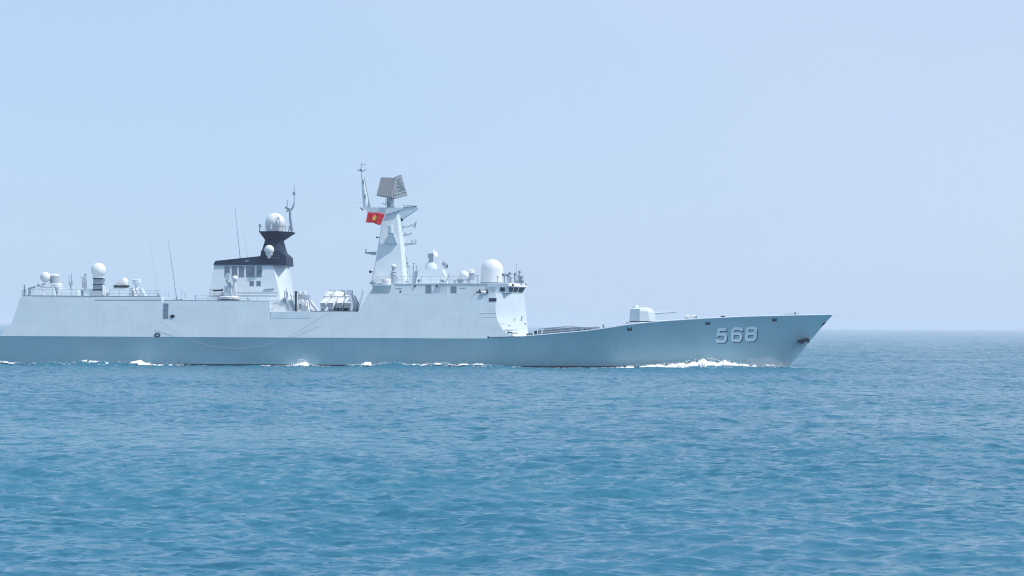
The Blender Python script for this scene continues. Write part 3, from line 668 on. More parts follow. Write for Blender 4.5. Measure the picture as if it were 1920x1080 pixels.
m = MB(); m.slab([(655.5, 553), (658.3, 553), (661.5, 569), (662, 585), (659.5, 585), (658, 570)], 3.9, 0, depth=.25); part('frame', m, M_SUP, ml)
m = MB(); m.tube([U(609.5, 582.5, 3.3), U(614.5, 577.5, 3.3)], .15, 8); part('fender', m, M_WHITE, ml)

# ------------------------------------------------------------------ gear on the hangar roof
m = MB(); m.slab([(56, 556.5), (60, 542), (64, 539.5), (101, 539.5), (103, 556.5)], 3.0, .1); hb1 = part('equipment_house', m, M_SUP, ship)
m = MB(); m.slab([(107, 556.5), (108, 546), (119, 543), (145, 543), (147, 556.5)], 4.0, .1); part('equipment_house', m, M_SUP, ship)
m = MB(); m.slab([(156, 556.5), (157, 541), (196, 543), (197, 556.5)], 6.0, .1); part('equipment_house', m, M_SUP, ship)
m = MB(); m.slab([(203, 556.5), (205, 543), (212, 539), (247, 539.5), (248, 556.5)], 4.0, .1); part('equipment_house', m, M_SUP, ship)
c = U(85, 519.5, 5.5)
m = MB(); m.ball(c, .70); o = part('radar_director', m, M_RADOME, ship, 'white ball director at the aft end of the hangar roof')
m = MB(); m.lathe((c.x + .1, c.y, UZ(86, 539, 5.5)), [(.75, 0), (.75, .1), (.55, .25), (.42, .6)], 22); part('pedestal', m, M_GREY, o)
c2 = U(102, 522.5, 6)
m = MB(); m.lathe(c2 + Vector((0, 0, -.55)), [(.4, -.15), (.6, 0), (.62, .9), (.5, 1.08), (0, 1.1)], 22); o = part('radar_director', m, M_GREY, ship, 'hooded drum director beside the white ball')
m = MB(); m.lathe(c2 + Vector((0, 0, .3)), [(.66, 0), (.66, .18), (.5, .32), (0, .34)], 22); part('hood', m, M_WHITE, o)
m = MB(); m.lathe(U(106.5, 539, 4.8), [(.72, 0), (.74, .1), (.74, .5), (.66, .58), (0, .6)], 26); m.lathe(U(106.5, 546, 4.8), [(.3, 0), (.3, .55)], 14); part('satellite_drum', m, M_WHITE, ship)
for p0, p1, r in (((46, 556), (46, 534), .10), ((48, 548), (46, 542), .14), ((53, 556), (55, 540), .06), ((57, 556), (57, 545), .12), ((62, 540), (66, 536), .10), ((54, 540), (60, 538), .07), ((73, 538), (73, 533), .24), ((103, 555), (105, 542), .1), ((42, 556), (42, 545), .04)):
    m = MB(); m.tube([U(*p0, 4.5), U(*p1, 4.5)], r, 8); part('stanchion', m, M_MID if r > .08 else M_GREY, ship)
for py in (538.5, 541):
    m = MB(); m.tube([U(53, py + 3, 4.4), U(58, py + 1, 4.4), U(64, py - 1, 4.4), U(68, py + 2, 4.4)], .07, 6); part('handrail', m, M_MID, ship)
m = MB(); m.tube([U(78, 549, 2.9), U(86, 556, 2.9)], .10, 6); part('strut', m, M_WHITE, ship)
m = MB(); m.lathe(U(133, 541.5, 6), [(.2, 0), (.14, .3), (.1, .5), (.32, .55), (.32, .68), (.1, .7)], 14); o = part('sensor_post', m, M_GREY, ship)
m = MB(); m.tube([U(135, 531, 6), U(134, 512, 6)], [.12, .05], 8); m.tube([U(129.7, 531, 6), U(129.6, 517, 6)], .06, 6); m.tube([U(129, 530, 6), U(137, 530, 6)], .1, 8); part('antenna', m, M_GREY, o)
m = MB(); m.tube([U(157.5, 541, 6.5), U(158, 527, 6.5)], .1, 8); m.tube([U(161.3, 541, 6.5), U(160.5, 527, 6.5)], .1, 8); m.tube([U(159.5, 530, 6.5), U(159.8, 515.5, 6.5)], [.22, .16], 10); m.ball(U(160.5, 514.5, 6.5), .17, 12); o = part('sensor_post', m, M_GREY, ship)
m = MB(); m.tube([U(155, 540, 6.5), U(154.5, 528, 6.5), U(156, 521, 6.5)], .06, 6); m.tube([U(150, 520.5, 6.5), U(156, 520, 6.5)], .05, 6); part('antenna', m, M_GREY, o)
# globe radome on its lattice pedestal
c = U(184.5, 507, 7); r = 14.2 * 267 / F; zb = UZ(184, 522, 7)
m = MB(); m.lathe((c.x, c.y, zb), [(r * .62, 0), (r * .72, .1)] + [(r * math.cos(a), c.z - zb + r * math.sin(a)) for a in np.linspace(-.8, math.pi / 2, 20)], 34); o = part('radome', m, M_RADOME, ship, 'white globe radome on a dark pedestal over the hangar', angle=50)
m = MB(); m.slab([(175, 522), (194, 522), (190.5, 533.5), (190.5, 545), (174, 545), (174.5, 533.5)], 6.4, 0, depth=1.4); pd = part('pedestal', m, M_MID, o)
m = MB()
for py in (522.5, 533.5, 543): m.slab([(173.5, py - .7), (192.5, py - .7), (192.5, py + .7), (173.5, py + .7)], 6.32, 0, depth=1.55)
part('pedestal_ring', m, M_DARK, o)
m = MB(); m.slab([(174, 545), (190, 545), (193, 552), (193, 556), (171, 556), (171, 552)], 6.2, 0, depth=1.8); part('pedestal_foot', m, M_GREY, o)
m = MB(); m.tube([U(193, 552, 6.3), U(194, 542, 6.3), U(193, 534, 6.3)], .18, 8); part('pipe', m, M_WHITE, o)
# two white domes on a dark tray
m = MB(); m.slab([(212, 535), (240, 535), (236, 539.2), (214, 539.2)], 4.6, 0, depth=1.6); o = part('tray', m, M_DARK, ship)
m = MB(); m.lathe(U(232.5, 535, 5.4), [(.52, 0), (.55, .35), (.5, .7), (.36, .93), (.15, 1.02), (0, 1.04)], 22); part('dome', m, M_WHITE, o)
m = MB(); m.slab([(213.5, 535.2), (219, 528), (221, 525.5), (228, 525), (229, 535.2)], 4.8, 0, depth=1.2); part('dome', m, M_WHITE, o)
# small drum on a neck above folded ramps
m = MB(); m.lathe(U(256.5, 541, 5), [(.3, 0), (.2, .3), (.38, .6), (.60, .72), (.62, 1.15), (.5, 1.22), (0, 1.23)], 22); part('satellite_drum', m, M_SUP, ship)
m = MB(); m.slab([(248, 541), (265, 541), (272, 555.5), (258, 555.5)], 4.4, 0, depth=1.4); o = part('davit', m, M_SUP, ship)
m = MB(); m.tube([U(249, 542, 4.3), U(258, 555, 4.3)], .16, 8); m.tube([U(255, 541, 4.3), U(261, 554, 4.3)], .12, 8); part('davit_arm', m, M_WHITE, o)
m = MB(); m.box(UX(258, 4), UX(280, 4), 3.5, 6, UZ(270, 557.5, 4), UZ(270, 555.3, 4)); part('davit_rail', m, M_MID, o)
m = MB(); m.tube([U(201, 556, 3), U(201.5, 548, 3), U(204, 553, 3)], .14, 8); part('bollard', m, M_MID, ship)
railing([U(44, 556.5, 1.0), U(170, 556.8, 1.0)], 1.0, r=.024); railing([U(205, 556.8, 1.0), U(300, 556.8, 1.0)], .9, r=.024); railing([U(371, 565, 1.0), U(500, 565, 1.0)], .8, r=.02)

# ------------------------------------------------------------------ foredeck
# vertical launch block behind its rails
m = MB(); x0, x1 = UX(1016, 8), UX(1126, 8)
m.add([(x0, 5, zdeck(x0) - .1), (x1, 5, zdeck(x1) - .1), (x1, 11, zdeck(x1) - .1), (x0, 11, zdeck(x0) - .1), (x0 + .4, 5, UZ(1025, 616, 5)), (x1 - .3, 5, UZ(1110, 615, 5)), (x1 - .3, 11, UZ(1110, 615, 5)), (x0 + .4, 11, UZ(1025, 616, 5))], [(3, 2, 1, 0), (4, 5, 6, 7), (0, 1, 5, 4), (1, 2, 6, 5), (2, 3, 7, 6), (3, 0, 4, 7)])
vls = part('launch_cell_block', m, M_LOUVRE, ship)
for k in range(8):
    for j in range(2):
        m = MB(); xx = x0 + 1 + k * .88; m.box(xx, xx + .7, 6 + j * 2.2, 7.8 + j * 2.2, UZ(1060, 617, 8), UZ(1060, 614.2 - .0, 8) + .02 * k); part('hatch', m, M_GREY, vls)
def deckpt(px, up=0.0):
    x = UX(px, 2); y = hull_near(x) + .18; x = UX(px, y); return Vector((x, hull_near(x) + .18, zdeck(x) + up))
m = MB(); pp = [deckpt(px) for px in range(1012, 1128, 5)]
for up_ in (.32, .62, .85): m.tube([p + Vector((0, 0, min(up_, max(.1, (1128 - 1012 - k * 5) / 100 * 1.4)))) for k, p in enumerate(pp)], .045, 6)
for k, p in enumerate(pp):
    if k % 4 == 0: m.tube([p, p + Vector((0, 0, min(.85, max(.1, (1128 - 1012 - k * 5) / 100 * 1.4))))], .05, 6)
part('railing', m, M_GREY, ship)
m = MB()
for px in (1004.5, 1012): p = deckpt(px) + Vector((0, .3, 0)); m.lathe(p, [(.2, -.05), (.17, .1), (.17, .5), (.23, .52), (.23, .6)], 12)
p = deckpt(1008) + Vector((0, .3, 0)); m.box(p.x - .4, p.x + .4, p.y - .12, p.y + .12, p.z - .02, p.z + .14); part('bollard', m, M_DARK, ship)
for px in (989, 993, 997, 1085, 1097):
    m = MB(); p = deckpt(px) + Vector((0, .3, 0)); m.lathe(p, [(.16, -.05), (.12, .1), (.12, .3), (.17, .32)], 10); part('bollard', m, M_DARK, ship)
m = MB(); p = deckpt(1131.5); m.lathe(p, [(.10, 0), (.10, .3), (.14, .4), (.10, .55)], 10); part('vent_post', m, M_MID, ship)
# gun
gx = UX(1204, 8); zb = UZ(1204, 604, 8); z1 = UZ(1204, 602, 8); z2 = UZ(1204, 579.3, 8); z3 = UZ(1204, 576.6, 8)
def gr(z, xl, xm, xr, ym, sh=0):
    return (z, [(UX(xl, 8), 8 - .95 + sh), (UX(xm, 7), 8 - ym + sh), (UX(xr - 12, 7), 8 - ym * .86 + sh), (UX(xr, 8), 8 - .62 + sh * .4)])
m = MB(); m.half([gr(z1, 1180.5, 1198.5, 1229, 1.95), gr(UZ(1204, 598, 8), 1181, 1198.5, 1229, 1.95), gr(UZ(1204, 584, 8), 1182, 1198.5, 1226, 1.9), gr(z2, 1182.5, 1198.8, 1221, 1.8), gr(z3, 1190, 1199.5, 1214, 1.3)])
gun = part('deck_gun', m, M_SUP, ship, 'faceted gun turret with a long thin barrel on the foredeck', angle=14)
m = MB(); zg = zdeck(gx); m.lathe((gx, 8, zg - .1), [(1.7, 0), (1.7, z1 - zg + .02), (1.6, z1 - zg + .09)], 30); part('gun_base', m, M_DARK, gun)
m = MB(); m.lathe((gx, 8, zg - .2), [(2.2, 0), (2.2, .28), (2.0, .34)], 34); part('gun_ring', m, M_SUP, gun)
a, b_ = U(1222, 587.3, 8), U(1268, 585.4, 8)
m = MB(); m.tube([a, a.lerp(b_, .28), a.lerp(b_, .3), a.lerp(b_, .96), b_], [.2, .17, .12, .10, .11], 12); part('barrel', m, M_SUP, gun)
m = MB(); m.ball(U(1193, 578, 7.6), .45, 18, 0, 90); part('dome', m, M_SUP, gun)
m = MB(); m.ball(U(1200.5, 576.5, 8), .28, 14, 0, 90); part('hatch', m, M_GREY, gun)
m = MB(); p = U(1220.5, 581.5, 7.5); m.box(p.x - .15, p.x + .15, p.y, p.y + .3, p.z - .06, p.z + .1); part('sight', m, M_MID, gun)
m = MB(); m.slab([(1174, 608), (1183, 604.5), (1190, 604), (1190, 607), (1182, 609)], 6.0, 0, depth=2.5); part('deck_step', m, M_WHITE, ship)
# capstan pair
m = MB()
p = U(1296, 600, 5.5); m.box(p.x - .75, p.x + .75, 5.0, 6.4, p.z - .2, p.z + .1); o = part('windlass', m, M_WHITE, ship)
for px in (1289, 1302):
    mm = MB(); mm.tube([U(px - 4, 594.3, 5.6), U(px + 4, 594.0, 5.6)], [.26, .26], 14); mm.lathe(U(px, 600, 5.6), [(.22, 0), (.18, .3)], 12); part('drum', mm, M_WHITE, o)
mm = MB(); mm.tube([U(1304.5, 594.3, 5.4), U(1306.5, 594.3, 5.4)], .22, 12); part('drum_flange', mm, M_MID, o)
# hull fairleads
def fairlead(px, py, w=4.4, h=3.2):
    m = MB(); c_ = on_hull(px, py, 0); 
    q_ = [on_hull(px - w, py + h, 0), on_hull(px + w * .9, py + h * .9, 0), on_hull(px + w, py - h, 0), on_hull(px - w, py - h * .9, 0)]
    m.panel(q_, 0, 1, 0, .62, .05, .05); m.panel(q_, 0, .28, .63, 1, .05, .05); m.panel(q_, .70, 1, .63, 1, .05, .05)
    part('fairlead', m, M_DARK, hull_o)
fairlead(1180.5, 617, 4.4, 2.9); fairlead(1327, 606, 4.2, 2.8); fairlead(1452, 599.5, 4.2, 3)
m = MB(); p = deckpt(1355.5); m.box(p.x - .27, p.x + .27, p.y - .1, p.y + .2, p.z - .05, p.z + .26); m.box(p.x - .2, p.x + .2, p.y - .05, p.y + .15, p.z - .1, p.z); part('fairlead', m, M_DARK, hull_o)
m = MB(); m.tube([U(1541.5, 609.5, 7.75), U(1547, 604.5, 7.85)], .14, 8); part('stem_roller', m, M_DARK, hull_o)
m = MB(); p = U(1491, 589.5, 7); m.lathe(p, [(.16, -.2), (.10, .1), (.14, .3)], 10); part('bollard', m, M_MID, ship)
railing([U(705, 531.6, 1.9), U(790, 531.6, 1.9), U(895, 531.4, 1.9)], .95, r=.022)
railing([U(1470, 591.3, 7.5), U(1500, 590.5, 7.6)], .22, r=.02, step=.8)
# bow anchor in its pocket
m = MB(); m.loft([[U(1494.5, 638, y), U(1505, 634.8, y), U(1514.5, 633.2, y), U(1518, 636, y), U(1517.5, 643.5, y), U(1513, 641, y), U(1510, 640.5, y), U(1504.5, 645.5, y), U(1497, 641.5, y)] for y in (5.9, 7.3)])
an = part('anchor', m, M_DARK, hull_o)
m = MB(); m.tube([U(1496, 639, 5.85), U(1514, 635, 5.8)], .12, 8); part('anchor_shank', m, M_DARK, hull_o)

# hull number
DIG = {'5': [[(1, 1), (.12, 1), (.07, .52), (.20, .60), (.78, .60), (1, .48), (1, .14), (.84, 0), (.16, 0), (0, .14), (0, .22)]],
       '6': [[(1, .80), (1, .88), (.84, 1), (.16, 1), (0, .86), (0, .14), (.16, 0), (.84, 0), (1, .14), (1, .44), (.84, .58), (.11, .58)]],
       '8': [[(.16, 1), (.84, 1), (1, .88), (1, .66), (.88, .53), (1, .42), (1, .14), (.84, 0), (.16, 0), (0, .14), (0, .42), (.12, .53), (0, .66), (0, .88), (.16, 1)], [(.23, .53), (.77, .53)]]}
def ribbon(pts, th, closed):
    pts = [Vector(p) for p in pts]
    if closed: pts = pts[:-1]
    n_ = len(pts); L, R = [], []
    for i, p in enumerate(pts):
        a = pts[(i - 1) % n_] if (closed or i > 0) else None; c_ = pts[(i + 1) % n_] if (closed or i < n_ - 1) else None
        d1 = (p - a).normalized() if a is not None else (c_ - p).normalized(); d2 = (c_ - p).normalized() if c_ is not None else d1
        n1 = Vector((-d1.y, d1.x)); n2 = Vector((-d2.y, d2.x)); mi = (n1 + n2).normalized(); k = th / 2 / max(.5, mi.dot(n1))
        L.append(p + mi * k); R.append(p - mi * k)
    if closed: L.append(L[0]); R.append(R[0])
    return L, R
def digit(ch, x0, x1, y0, y1, th, slant, off, m_, name, dx=0, dy=0):
    mb = MB()
    for pts in DIG[ch]:
        W_, H_ = (x1 - x0 - th), (y1 - y0 - th)
        P = [(x0 + th / 2 + a * W_, y0 + th / 2 + (1 - b_) * H_) for a, b_ in pts]
        L, R = ribbon(P, th, pts[0] == pts[-1])
        rows_ = []
        for i in range(len(L) - 1):
            n_ = max(1, int((L[i] - L[i + 1]).length / 3))
            for k in range(n_ + (1 if i == len(L) - 2 else 0)):
                f_ = k / n_; rows_.append((L[i].lerp(L[i + 1], f_), R[i].lerp(R[i + 1], f_)))
        base = len(mb.v)
        for l, r_ in rows_:
            for k in range(3):
                q_ = l.lerp(r_, k / 2); mb.v.append(tuple(on_hull(q_.x + (y1 - q_.y) * slant + dx, q_.y + dy, off)))
        mb.f += [(base + 3 * i + k, base + 3 * i + k + 1, base + 3 * i + 4 + k, base + 3 * i + 3 + k) for i in range(len(rows_) - 1) for k in range(2)]
    return part(name, mb, m_, hull_o)
for ch, x0, x1, y0, y1 in (('5', 1340.5, 1362, 614.8, 642.6), ('6', 1369, 1390.5, 613.4, 641.2), ('8', 1396, 1417.5, 612.2, 640)):
    digit(ch, x0, x1, y0, y1, 5.5, .10, .035, M_NUM, 'hull_number')
    digit(ch, x0, x1, y0, y1, 5.5, .10, .015, M_NUMSH, 'number_shadow_paint', 1.9, 1.7)

# ------------------------------------------------------------------ flag
NX, NZ = 26, 14
fv, ff = [], []
TL, TR, BR, BL = (689.5, 397.5), (722.5, 401), (713.5, 421.5), (686, 416)
def flag_pt(u, v, off=0.0):
    px = (TL[0] * (1 - u) + TR[0] * u) * (1 - v) + (BL[0] * (1 - u) + BR[0] * u) * v
    py = (TL[1] * (1 - u) + TR[1] * u) * (1 - v) + (BL[1] * (1 - u) + BR[1] * u) * v + .9 * math.sin(u * 8 + v)
    w = (1 - u) * .28 * math.sin(u * 10 + v * 2.0) + .10 * (1 - u) * math.sin(u * 19 - v * 3)
    return U(px, py, 4.2 + w - off)
for i in range(NX + 1):
    for j in range(NZ + 1): fv.append(tuple(flag_pt(i / NX, j / NZ)))
for i in range(NX):
    for j in range(NZ): ff.append((i * (NZ + 1) + j, (i + 1) * (NZ + 1) + j, (i + 1) * (NZ + 1) + j + 1, i * (NZ + 1) + j + 1))
m = MB(); m.add(fv, ff); flag = m.build('flag', M_RED, None, 60)
tag(flag, 'red flag with one yellow star flying beside the main mast', 'flag')
sol = flag.modifiers.new('cloth', 'SOLIDIFY'); sol.thickness = .012
st = MB(); cu, cv = .48, .50; ring = []
for k in range(10):
    a = math.pi / 2 + k * math.pi / 5; rr = 1.0 if k % 2 == 0 else .42
    ring.append((cu + rr * .19 * math.cos(a), cv - rr * .33 * math.sin(a)))
st.v.append(tuple(flag_pt(cu, cv, .03)))
for u, v in ring: st.v.append(tuple(flag_pt((u + cu) / 2, (v + cv) / 2, .03)))
for u, v in ring: st.v.append(tuple(flag_pt(u, v, .03)))
for k in range(10):
    st.f += [(0, 1 + k, 1 + (k + 1) % 10), (1 + k, 11 + k, 11 + (k + 1) % 10, 1 + (k + 1) % 10)]
st.build('star', M_YEL, flag)
m = MB(); m.tube([U(723.5, 399, 4.2), U(714, 422, 4.2)], .06, 6); m.tube([U(724, 398, 4.2), U(728, 391, 6.2)], .03, 6); m.build('halyard', M_WHITE, flag)

# rope sagging along the side
pts = []
for k in range(61):
    s_ = k / 60; px = 299 + (615 - 299) * s_
    py = float(np.interp(px, [299, 350, 400, 450, 500, 535, 560, 615], [601, 635, 650, 654, 647, 634, 621, 587.5]))
    pts.append((px, py))
P_ = np.array(pts); kk = np.hanning(9); kk /= kk.sum(); sm = np.convolve(np.pad(P_[:, 1], 4, mode='edge'), kk, 'valid')
m = MB(); m.tube([U(px, py, -.12) for (px, _), py in zip(pts, sm)], .020, 6); rope = m.build('rope', M_ROPE)
tag(rope, "thin rope sagging in one long curve along the frigate's side", 'rope')

# ------------------------------------------------------------------ two people on the bridge walkway
def person(px, y, lean, arm, label):
    zf = UZ(682, 566, .65) + .02; x = UX(px, y)
    J = {'pelvis': (0, 0, .92), 'belly': (0, 0, 1.1), 'chest': (lean * .05, -.02, 1.32), 'neck': (lean * .08, -.03, 1.47), 'head': (lean * .10, -.06, 1.58), 'crown': (lean * .1, -.05, 1.68),
         'hipl': (-.10, 0, .88), 'kneel': (-.11, -.03, .48), 'anklel': (-.11, .02, .08), 'toel': (-.12, -.14, .04),
         'hipr': (.10, 0, .88), 'kneer': (.11, -.03, .48), 'ankler': (.11, .02, .08), 'toer': (.12, -.14, .04),
         'shl': (-.19 + lean * .05, -.02, 1.40), 'ell': (-.27 - .10 * arm, -.10, 1.16 + .04 * arm), 'hal': (-.20 - .32 * arm, -.28, 1.12 + .40 * arm),
         'shr': (.19 + lean * .05, -.02, 1.40), 'elr': (.26, -.08, 1.13), 'har': (.16, -.30, 1.02)}
    R_ = {'pelvis': .15, 'belly': .14, 'chest': .16, 'neck': .06, 'head': .10, 'crown': .075, 'hipl': .09, 'kneel': .065, 'anklel': .045, 'toel': .04, 'hipr': .09, 'kneer': .065, 'ankler': .045, 'toer': .04,
          'shl': .07, 'ell': .05, 'hal': .035, 'shr': .07, 'elr': .05, 'har': .035}
    E = [('pelvis', 'belly'), ('belly', 'chest'), ('chest', 'neck'), ('neck', 'head'), ('head', 'crown'), ('pelvis', 'hipl'), ('hipl', 'kneel'), ('kneel', 'anklel'), ('anklel', 'toel'), ('pelvis', 'hipr'), ('hipr', 'kneer'), ('kneer', 'ankler'), ('ankler', 'toer'),
         ('chest', 'shl'), ('shl', 'ell'), ('ell', 'hal'), ('chest', 'shr'), ('shr', 'elr'), ('elr', 'har')]
    names = list(J); me = bpy.data.meshes.new('person'); me.from_pydata([J[k] for k in names], [(names.index(a), names.index(b_)) for a, b_ in E], [])
    o = bpy.data.objects.new('person', me); C.objects.link(o); o.location = (x, y, zf); o.rotation_euler = (0, 0, math.radians(15 if arm > .5 else 62))
    sk = o.modifiers.new('skin', 'SKIN'); sk.use_smooth_shade = True
    for i, k in enumerate(names):
        me.skin_vertices[0].data[i].radius = (R_[k], R_[k] * (.72 if k in ('chest', 'belly', 'pelvis') else 1)); me.skin_vertices[0].data[i].use_root = (k == 'pelvis')
    ss = o.modifiers.new('sub', 'SUBSURF'); ss.levels = 1; ss.render_levels = 2
    me.materials.append(M_CLOTH)
    hx, hy, hz = J['head']
    f_ = MB(); f_.lathe((hx, hy - .03, hz), [(.02, -.12), (.07, -.09), (.092, -.02), (.095, .05), (.08, .10)], 14)
    f_.lathe((hx, hy - .125, hz - .01), [(.022, -.03), (.016, .03)], 8); 
    fo = f_.build('face', M_SKIN, o); 
    h_ = MB(); h_.lathe((hx, hy, hz + .05), [(.115, 0), (.125, .04), (.12, .08), (.07, .11), (0, .115)], 16); h_.build('cap', M_CLOTH, o)
    g_ = MB(); 
    for s_, k in ((-1, 'hal'), (1, 'har')):
        a = Vector(J[k]); g_.tube([a + Vector((0, .02, 0)), a + Vector((0, -.05, 0)), a + Vector((0, -.08, -.01))], [.03, .042, .036], 8)
        for q_ in range(4): g_.tube([a + Vector((-.03 + q_ * .02, -.07, 0)), a + Vector((-.03 + q_ * .02, -.12 - .01 * (q_ in (1, 2)), -.012)), a + Vector((-.03 + q_ * .02, -.14, -.045))], [.010, .009, .008], 6)
        g_.tube([a + Vector((-s_ * .035, -.03, 0)), a + Vector((-s_ * .062, -.07, -.01)), a + Vector((-s_ * .058, -.10, -.02))], [.011, .010, .008], 6)
    g_.build('hands', M_SKIN, o)
    tag(o, label, 'person')
person(898.5, 1.05, .2, 1.0, 'person in dark clothing with one arm out, further from the bridge windows')
person(913, 1.05, -.1, .1, 'person in dark clothing standing beside the bridge window wall')
m = MB(); m.lathe(U(906.5, 548.6, .72), [(.16, -.30), (.2, -.2), (.2, .25), (.16, .32)], 14, (1, 0, 0)); part('life_raft', m, M_WHITE, ship)

# ------------------------------------------------------------------ sea
def hull_wl(x): return YC - hb(x, 1.0)
dfr = [38.0]
while dfr[-1] < 45000:
    d_ = dfr[-1]; step = max(.085, .30 * d_ * d_ / (F * .5333 * H))
    if 236 < d_ < 262: step = min(step, .30)
    elif d_ < 420: step = min(step, .42)
    else: step = min(step, .42 * (d_ / 420) ** 2)
    dfr.append(d_ + step * (1 if d_ < 8000 else 1))
dfr = np.array(dfr)
tans = np.concatenate([-np.geomspace(.47, 4, 12)[::-1], np.linspace(-.46, -.275, 90, endpoint=False), np.linspace(-.275, .275, 760), np.linspace(.275, .46, 91)[1:], np.geomspace(.47, 4, 12)])
back = np.array([-900., -300., -60., 0., 20., 32.]); dall = np.concatenate([back, dfr])
DD, TT = np.meshgrid(dall, tans, indexing='ij')
X = TT * np.maximum(DD, 38); Y = DD - D; Z = np.zeros_like(X); DXo = np.zeros_like(X); DYo = np.zeros_like(X)
dy = np.gradient(dall)[:, None] * np.ones_like(X); dxs = np.gradient(tans)[None, :] * np.maximum(DD, 38)
lam = np.geomspace(.35, 16, 84)
for i, l in enumerate(lam):
    th = RNG.normal(0, .42) + math.radians(96)          # crests run nearly across the view
    k = 2 * math.pi / l; ph = RNG.rand() * 6.283
    amp = (.0066 * l ** .75 if l < 1 else .0084 * l ** .34) * RNG.uniform(.6, 1.3)
    w = np.clip(l / (2.2 * np.maximum(dy * abs(math.sin(th)), dxs * abs(math.cos(th)))) - .5, 0, 1)
    if not np.any(w > 0): continue
    kx, ky = k * math.cos(th), k * math.sin(th)
    a = kx * X + ky * Y + ph
    Z += amp * w * np.sin(a); c_ = np.cos(a) * amp * w * .8
    DXo += c_ * math.cos(th); DYo += c_ * math.sin(th)
# patches of rougher and calmer water
patch = 1 + .35 * np.sin(X * .11 + Y * .045 + 1.3) * np.sin(Y * .07 - X * .02) + .2 * np.sin(X * .035 - Y * .11)
fade = np.clip(1.0 - (DD - 4000) / 5000, 0.0, 1)
Z *= patch * fade; X2 = X + DXo * fade; Y2 = Y + DYo * fade
# the ship's own wave along the side
wx = np.array([UX(p, 0) for p in (-400, 0, 60, 150, 220, 300, 420, 560, 640, 690, 740, 800, 860, 930, 990, 1060, 1180, 1280, 1360, 1420, 1480, 1530, 1600)])
wz = np.array([.25, .34, .22, .42, .30, .16, .05, .12, .10, .34, .42, .36, .40, .28, .04, .0, .06, .22, .34, .30, .24, .08, 0])
hx = np.linspace(-110, 46, 400); hy = np.array([hull_wl(x) if x < stemx(1) else YC for x in hx])
yh = np.interp(X, hx, hy)
def ridge(x): return np.interp(x, wx, wz) * (1 + .20 * np.sin(x * 1.1) + .10 * np.sin(x * 2.9 + 1))
prof = ridge(X)
Z += 1.25 * prof * np.exp(-((Y - (yh - 2.2)) / .95) ** 2) + .35 * prof * np.exp(-((Y - (yh - 7)) / 2.2) ** 2)
nr, nc = X.shape
co = np.stack([X2, Y2, Z], -1).reshape(-1, 3).astype(np.float32)
ii = np.arange(nr * nc).reshape(nr, nc)
quads = np.stack([ii[:-1, :-1], ii[:-1, 1:], ii[1:, 1:], ii[1:, :-1]], -1).reshape(-1, 4)
me = bpy.data.meshes.new('sea'); me.vertices.add(len(co)); me.vertices.foreach_set('co', co.ravel())
me.loops.add(quads.size); me.loops.foreach_set('vertex_index', quads.ravel().astype(np.int32))
me.polygons.add(len(quads)); me.polygons.foreach_set('loop_start', np.arange(0, quads.size, 4, dtype=np.int32))
me.polygons.foreach_set('use_smooth', np.ones(len(quads), dtype=bool))
me.update(calc_edges=True); me.validate()
print('sea', nr, nc, nr * nc)
sea = bpy.data.objects.new('sea', me); C.objects.link(sea); sea['kind'] = 'structure'
M_SEA = bpy.data.materials.new('sea_water'); M_SEA.use_nodes = True; t = M_SEA.node_tree; b = t.nodes['Principled BSDF']
b.inputs['Roughness'].default_value = .15; b.inputs['IOR'].default_value = 1.333; b.inputs['Specular IOR Level'].default_value = .5
tc = t.nodes.new('ShaderNodeTexCoord')
n1 = t.nodes.new('ShaderNodeTexNoise'); n1.inputs['Scale'].default_value = .035; n1.inputs['Detail'].default_value = 3
cr_ = t.nodes.new('ShaderNodeValToRGB'); cr_.color_ramp.elements[0].position = .35; cr_.color_ramp.elements[1].position = .68
cr_.color_ramp.elements[0].color = (.028, .142, .224, 1); cr_.color_ramp.elements[1].color = (.032, .156, .234, 1)
t.links.new(tc.outputs['Object'], n1.inputs['Vector']); t.links.new(n1.outputs['Fac'], cr_.inputs['Fac']); t.links.new(cr_.outputs[0], b.inputs['Base Color'])
acc = None
geo = t.nodes.new('ShaderNodeNewGeometry')
for sc_, st_ in ((.5, .24), (1.5, .45), (4.2, .6)):
    n2 = t.nodes.new('ShaderNodeTexNoise'); n2.inputs['Scale'].default_value = sc_; n2.inputs['Detail'].default_value = 3; n2.inputs['Roughness'].default_value = .6
    mp = t.nodes.new('ShaderNodeMapping'); mp.inputs['Scale'].default_value = (.5, 1.0, 1); t.links.new(tc.outputs['Object'], mp.inputs['Vector']); t.links.new(mp.outputs[0], n2.inputs['Vector'])
    sb = t.nodes.new('ShaderNodeVectorMath'); sb.operation = 'SUBTRACT'; sb.inputs[1].default_value = (.5, .5, .5); t.links.new(n2.outputs['Color'], sb.inputs[0])
    ml_ = t.nodes.new('ShaderNodeVectorMath'); ml_.operation = 'MULTIPLY'; ml_.inputs[1].default_value = (st_ * .7, st_, 0); t.links.new(sb.outputs[0], ml_.inputs[0])
    ad = t.nodes.new('ShaderNodeVectorMath'); ad.operation = 'ADD'; t.links.new(ml_.outputs[0], ad.inputs[0]); t.links.new(acc or geo.outputs['Normal'], ad.inputs[1]); acc = ad.outputs[0]
gmp = t.nodes.new('ShaderNodeMapping'); gmp.inputs['Scale'].default_value = (.35, 1, 1); t.links.new(tc.outputs['Object'], gmp.inputs['Vector'])
gn = t.nodes.new('ShaderNodeTexNoise'); gn.inputs['Scale'].default_value = .12; gn.inputs['Detail'].default_value = 3; t.links.new(gmp.outputs[0], gn.inputs['Vector'])
gr_ = t.nodes.new('ShaderNodeMapRange'); gr_.inputs['From Min'].default_value = .35; gr_.inputs['From Max'].default_value = .68; gr_.inputs['To Min'].default_value = .35; gr_.inputs['To Max'].default_value = 1.35
t.links.new(gn.outputs['Fac'], gr_.inputs['Value'])        # gust patches
